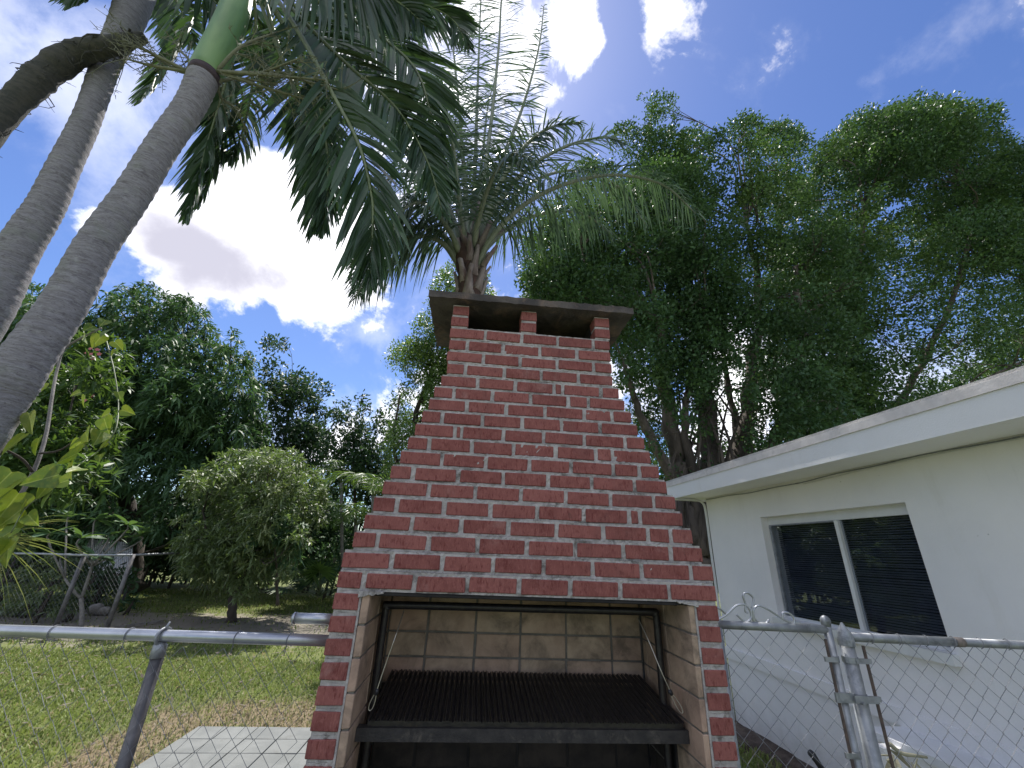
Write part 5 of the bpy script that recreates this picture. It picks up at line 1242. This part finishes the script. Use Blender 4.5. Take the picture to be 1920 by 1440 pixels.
frond(p1, P((460, -70, 2.3), (440, 40, 2.6), (425, 150, 2.75), (395, 250, 2.8), (370, 340, 2.8), (352, 410, 2.8)), 90, .45, .042, (-.2, -1, .1), FD, 'rachis', .022, ang=(36, 14), droop=.3, jit=.1, start=.35, ragged=.25)
frond(p1, P((470, -80, 2.3), (480, 60, 2.7), (470, 180, 2.9), (450, 260, 3.0), (430, 300, 3.0)), 84, .48, .038, (0, -1, .2), FD, 'rachis', .02, ang=(60, 25), droop=.4, jit=.15, start=.3, ragged=.3)
frond(p1, P((480, -80, 2.2), (620, -40, 2.5), (740, -10, 2.7), (840, 30, 2.8), (880, 90, 2.8)), 100, .7, .05, (.1, -1, -.4), FD, 'rachis', .022, ang=(48, 18), droop=.4, jit=.09, start=.15)
frond(p1, P((480, -80, 2.2), (560, 20, 2.6), (640, 110, 2.9), (720, 200, 3.0), (760, 290, 3.0)), 90, .55, .042, (.1, -1, -.1), FD, 'rachis', .02, ang=(60, 28), droop=.35, jit=.15, start=.2, ragged=.2)
frond(p1, P((455, -80, 2.2), (380, 10, 2.5), (330, 90, 2.7), (290, 150, 2.8), (262, 190, 2.8)), 60, .42, .04, (-.3, -1, .1), FD, 'rachis', .018, ang=(65, 30), droop=.3, jit=.14, start=.25, ragged=.25)
frond(p1, P((460, -90, 2.2), (500, 0, 2.9), (560, 100, 3.3), (600, 200, 3.5), (640, 260, 3.5)), 64, .52, .045, (.1, -1, -.1), FD, 'rachis', .018, ang=(65, 30), droop=.35, jit=.18, start=.2, ragged=.3)
frond(p1, P((470, -90, 2.1), (560, -60, 1.9), (660, -30, 1.8), (740, 0, 1.8), (800, 50, 1.8)), 100, .6, .052, (.1, -1, -.6), FD, 'rachis', .022, ang=(50, 22), droop=.25, jit=.08, start=.15)
frond(p1, P((450, -90, 2.1), (330, -80, 2.0), (250, -60, 1.9), (180, -40, 1.9)), 46, .4, .045, (-.1, -1, -.6), FD, 'rachis', .018, ang=(60, 30), droop=.25, jit=.14, start=.15)
frond(p1, P((465, -60, 2.3), (520, 90, 2.5), (560, 190, 2.6), (590, 290, 2.6), (600, 380, 2.6), (596, 420, 2.6)), 88, .45, .045, (0, -1, .1), FD, 'rachis', .02, ang=(30, 10), droop=.4, jit=.09, start=.4)
frond(p1, P((455, -60, 2.4), (440, 80, 2.8), (430, 180, 3.0), (410, 280, 3.0), (375, 380, 3.0)), 84, .5, .045, (0, -1, .1), FD, 'rachis', .02, ang=(32, 12), droop=.4, jit=.1, start=.35)
frond(p1, P((480, -60, 2.2), (560, 30, 2.2), (650, 120, 2.25), (740, 200, 2.3), (800, 300, 2.35), (830, 400, 2.35)), 96, .55, .045, (.2, -1, 0), FD, 'rachis', .022, ang=(55, 22), droop=.3, jit=.08, start=.2)
frond(p1, P((480, -60, 2.3), (520, 80, 2.5), (560, 180, 2.6), (600, 260, 2.7), (650, 330, 2.75)), 84, .5, .04, (.1, -1, .1), FD, 'rachis', .022, ang=(60, 25), droop=.3, jit=.1, start=.2)
frond(p1, P((470, -70, 2.4), (480, 20, 2.9), (500, 90, 3.2), (500, 150, 3.4)), 44, .5, .06, (0, -1, .1), FD, 'rachis', .02, ang=(70, 30), droop=.3, jit=.12, start=.1)
frond(p1, P((480, -90, 2.4), (590, -20, 3.0), (690, 60, 3.4), (780, 140, 3.6), (830, 220, 3.7)), 96, .65, .042, (0, -1, 0), FD, 'rachis', .02, ang=(65, 28), droop=.3, jit=.1, start=.1)
# flower stalks below the crownshaft
def infl(parent, root, ends, nfine=26):
    M = MB(); fine_ = MB()
    for e in ends:
        s_ = spline([root, (root + e) / 2 + rg.normal(0, .04, 3), e], 12); M.tube(s_, np.linspace(.016, .006, 12), 6)
        for k in range(nfine):
            i = int(rg.integers(4, 12)); a = s_[min(i, 11)]; d = unit(unit(e - root) * .8 + rg.normal(0, .6, 3)); l = rg.uniform(.12, .34)
            q_ = [a, a + d * l * .5 + rg.normal(0, .012, 3), a + d * l + np.array([0, 0, -.04])]; fine_.tube(q_, [.004, .003, .0015], 3, False)
            for z_ in range(5):
                c_ = q_[1] + (q_[2] - q_[1]) * rg.random() + rg.normal(0, .006, 3); fine_.tube([c_, c_ + rg.normal(0, .018, 3)], [.0035, .0015], 3, False)
    o = mb('flower_stalk', M, 'flower_stalk', parent, True); mb('flower_twigs', fine_, 'flower_stalk', o, False, kind='stuff')
infl(p1, top1 + np.array([.1, -.02, .02]), [at(520, 60, 2.1), at(560, 110, 2.0), at(610, 150, 2.0), at(640, 170, 2.05), at(585, 190, 2.2)], 20)
infl(p1, top1 + np.array([-.12, -.02, 0]), [at(250, 85, 2.0), at(290, 105, 2.05), at(235, 110, 2.1), at(330, 90, 2.2)], 16)
infl(p1, top1 + np.array([.08, .03, -.03]), [at(450, 205, 2.3), at(520, 160, 2.3)], 18)

p2 = thing('palm_tree', np.array([-3.55, 2.5, 0]), 'second ringed palm farther left, a dead frond hanging off its trunk top', 'palm', 'grey trunked palms at the left')
s, r = ringed([(-3.72, 2.5, -.1), (-3.68, 2.5, 1.2), at(-55, 635, 2.5), at(10, 515, 2.5), at(60, 430, 2.5), at(96, 364, 2.5), at(138, 280, 2.5), at(170, 200, 2.5), at(206, 110, 2.5), at(240, 30, 2.5), at(262, -30, 2.5)], [.13, .13, .125, .12, .112, .104, .094, .09, .10, .135, .165], 170)
v, f = tube(s, r, 28); obj('trunk', v, f, 'palm_trunk', p2, True)
v, f = tube(P((262, -20, 2.5), (268, -60, 2.5), (285, -180, 2.5)), [.16, .17, .11], 20); obj('crownshaft', v, f, 'crownshaft', p2, True)
# dead hanging sheath and frond to the left
sh_ = spline(P((270, 70, 2.35), (210, 85, 2.3), (150, 98, 2.3), (95, 130, 2.3), (50, 170, 2.3), (-5, 225, 2.3), (-60, 300, 2.3)), 44)
v, f = tube(sh_, np.interp(np.linspace(0, 1, 44), [0, .2, .45, .7, 1], [.05, .085, .11, .10, .09]) * (1 + rg.normal(0, .04, 44)), 14)
ds = obj('dead_frond', v, f, 'dead_mass', p2, True, label='dark dead frond drooping from the trunk top towards the left picture edge')
M = MB(); n = 190
for k in range(n):
    i = int(rg.integers(2, 42)); a = sh_[i] + unit(rg.normal(0, 1, 3)) * .075; l = rg.uniform(.05, .22) * (1.6 if k < 6 else 1)
    M.tube(spline([a, a + [rg.normal(-.03, .05), rg.normal(0, .03), -l * .5], a + [rg.normal(-.02, .09), rg.normal(0, .05), -l]], 6), np.linspace(.006 if k % 3 else .011, .0012, 6), 4, False)
mb('leaflet_shreds', M, 'dead_mass', ds, True, kind='stuff')
for fp, fc in ((((280, -150, 2.4), (340, -60, 2.3), (400, 0, 2.4), (440, 40, 2.5)), (.1, -1, -.2)), (((270, -150, 2.4), (200, -70, 2.3), (170, -30, 2.3), (160, 0, 2.3)), (-.2, -1, -.2)), (((280, -120, 2.6), (320, -20, 2.9), (350, 40, 3.0), (370, 90, 3.1)), (0, -1, 0)), (((290, -150, 2.7), (300, -40, 3.1), (320, 40, 3.3), (310, 110, 3.4)), (0, -1, 0))):
    frond(p2, P(*fp), 52, .45, .055, fc, FD, 'rachis', .02, ang=(60, 28), droop=.3, jit=.12, start=.1, ragged=.15)

# ------------------------------------------------------------------ feathery queen palm behind the chimney
qp = thing('queen_palm', at(880, 545, 4.3) * np.array([1, 1, 0]), 'feathery palm with pale old leaf bases rising behind the chimney cap', 'palm')
qb = at(880, 545, 4.3); qx, qy = qb[0], qb[1]; qtop = at(872, 440, 4.3)
s = spline([(qx, qy, -.1), (qx, qy, 2), (qx, qy, qb[2]), at(876, 500, 4.3), qtop], 60)
v, f = tube(s, np.interp(np.linspace(0, 1, 60), [0, .6, .8, .93, 1], [.17, .15, .15, .12, .06]) * (1 + rg.normal(0, .03, 60)), 20); obj('trunk', v, f, 'fibre', qp, True)
for k in range(26):                    # old leaf bases
    az = 2.4 * k; zz = qb[2] - .25 + .05 * k * .8; rr_ = .135 - .0008 * k; r_ = np.array([math.cos(az), math.sin(az), 0]); t_ = np.array([-math.sin(az), math.cos(az), 0])
    b0 = np.array([qx, qy, zz]) + r_ * rr_; L = rg.uniform(.28, .5); lean = rg.uniform(.05, .22) * (1.2 if k > 14 else .6)
    vv = []
    for u, w, th in ((0, .085, .03), (.35, .06, .035), (.75, .035, .03), (1, .022 + rg.uniform(0, .02), .02)):
        c = b0 + np.array([0, 0, L * u]) + r_ * (lean * u * u) + rg.normal(0, .006, 3)
        vv += [c - t_ * w - r_ * th * .3, c - t_ * w * .5 + r_ * th, c + t_ * w * .5 + r_ * th, c + t_ * w - r_ * th * .3]
    ff_ = [(4 * i + a, 4 * i + (a + 1) % 4, 4 * i + 4 + (a + 1) % 4, 4 * i + 4 + a) for i in range(3) for a in range(4)] + [(3, 2, 1, 0), (12, 13, 14, 15)]
    obj('leaf_base', vv, ff_, 'boot', qp, True)
# broken stubs on the right
M = MB().tube(P((905, 500, 4.2), (918, 480, 4.15), (932, 460, 4.1)), [.04, .03, .02], 8); mb('leaf_base', M, 'boot', qp, True)
FQ = 'frond_queen'; RQ = 'rachis_queen'
def qf(pts, n=84, L=.62, face=(0, -1, .1), **kw):
    k = dict(ang=(70, 35), droop=.55, plume=.45, jit=.2, start=.2); k.update(kw)
    return frond(qp, P(*pts), int(n * 1.35), L, .026, face, FQ, RQ, .044, **k)
qf([(893, 505, 4.25), (925, 440, 4.1), (985, 382, 4.0), (1060, 345, 3.9), (1150, 328, 3.8), (1240, 345, 3.8), (1305, 400, 3.8)], 96, .72, (0, .2, 1), ang=(75, 45), droop=.95, plume=.2, start=.22)
qf([(888, 480, 4.3), (920, 400, 4.3), (985, 320, 4.3), (1060, 275, 4.3), (1130, 258, 4.3), (1170, 270, 4.3)], 84, .6, (0, -1, .3), ang=(75, 40), droop=.3, plume=.3)
qf([(884, 470, 4.3), (905, 350, 4.5), (922, 220, 4.7), (935, 90, 4.8), (945, -40, 4.8), (975, -140, 4.7)], 125, .9, (0, -1, .2), ang=(82, 58), droop=.35, plume=.25, start=.12)
qf([(878, 470, 4.3), (872, 350, 4.6), (862, 220, 4.9), (850, 90, 5.0), (835, -60, 5.0)], 120, .85, (0, -1, .2), ang=(78, 50), droop=.45, plume=.35, start=.12)
qf([(882, 470, 4.3), (895, 380, 4.9), (905, 290, 5.4), (915, 200, 5.8), (930, 140, 6.2)], 84, .62, (0, -1, .2), ang=(75, 45), droop=.4)
qf([(870, 480, 4.3), (845, 400, 4.2), (800, 320, 4.2), (750, 260, 4.2), (700, 225, 4.2), (660, 230, 4.2)], 80, .6, (0, -1, .3), droop=.5)
qf([(866, 500, 4.3), (830, 440, 4.2), (780, 425, 4.1), (730, 440, 4.1), (690, 480, 4.1), (660, 540, 4.1)], 80, .55, (0, .2, 1), ang=(70, 40), droop=.9, plume=.25)
qf([(868, 490, 4.3), (840, 400, 4.6), (790, 340, 4.8), (740, 330, 5.0), (700, 370, 5.0), (680, 430, 5.0)], 76, .6, (0, .2, 1), droop=.8)
qf([(890, 490, 4.3), (940, 400, 4.8), (1000, 340, 5.2), (1080, 320, 5.5), (1160, 350, 5.7), (1210, 420, 5.8)], 80, .66, (0, .2, 1), droop=.9, plume=.3)
qf([(886, 480, 4.3), (930, 360, 4.1), (980, 280, 3.9), (1030, 240, 3.7), (1090, 230, 3.6)], 76, .55, (0, -1, .4), droop=.5)
qf([(876, 480, 4.3), (860, 370, 3.9), (850, 280, 3.6), (835, 200, 3.3), (820, 150, 3.1)], 76, .5, (.3, -.6, .6), droop=.6)
qf([(884, 480, 4.3), (900, 400, 3.9), (925, 330, 3.5), (960, 290, 3.2), (1000, 300, 3.0)], 70, .5, (0, -.6, .8), droop=.7)
qf([(874, 480, 4.3), (850, 330, 4.6), (820, 200, 4.8), (790, 100, 5), (770, 20, 5)], 84, .6, (0, -1, .2), droop=.35, plume=.3)
qf([(880, 480, 4.3), (890, 330, 4.8), (895, 180, 5.2), (900, 40, 5.4), (905, -80, 5.5)], 110, .85, (0, -1, .2), ang=(80, 55), droop=.45, plume=.4, start=.15)
qf([(886, 480, 4.3), (930, 330, 4.6), (980, 200, 4.8), (1010, 90, 4.9), (1020, 10, 5)], 90, .5, (0, -1, .2), ang=(75, 50), droop=.35, plume=.3, start=.15)
qf([(870, 490, 4.3), (820, 380, 4.8), (770, 290, 5.1), (740, 200, 5.3), (740, 120, 5.4)], 84, .6, (0, -1, .2), droop=.5)
qf([(888, 490, 4.3), (950, 430, 4.6), (1020, 400, 4.9), (1090, 400, 5.1), (1150, 440, 5.2)], 80, .6, (0, .2, 1), droop=.9, plume=.3)
qf([(866, 505, 4.3), (825, 452, 4.2), (765, 445, 4.1), (705, 490, 4.0), (665, 560, 4.0)], 80, .5, (0, .2, 1), ang=(65, 35), droop=.9, plume=.3)
qf([(870, 490, 4.3), (835, 420, 4.0), (790, 380, 3.8), (750, 400, 3.7), (730, 460, 3.7)], 76, .5, (0, .2, 1), droop=.9, plume=.3)
# ficus-like sky gap is left by the crowns; nothing else stands in front of the sky
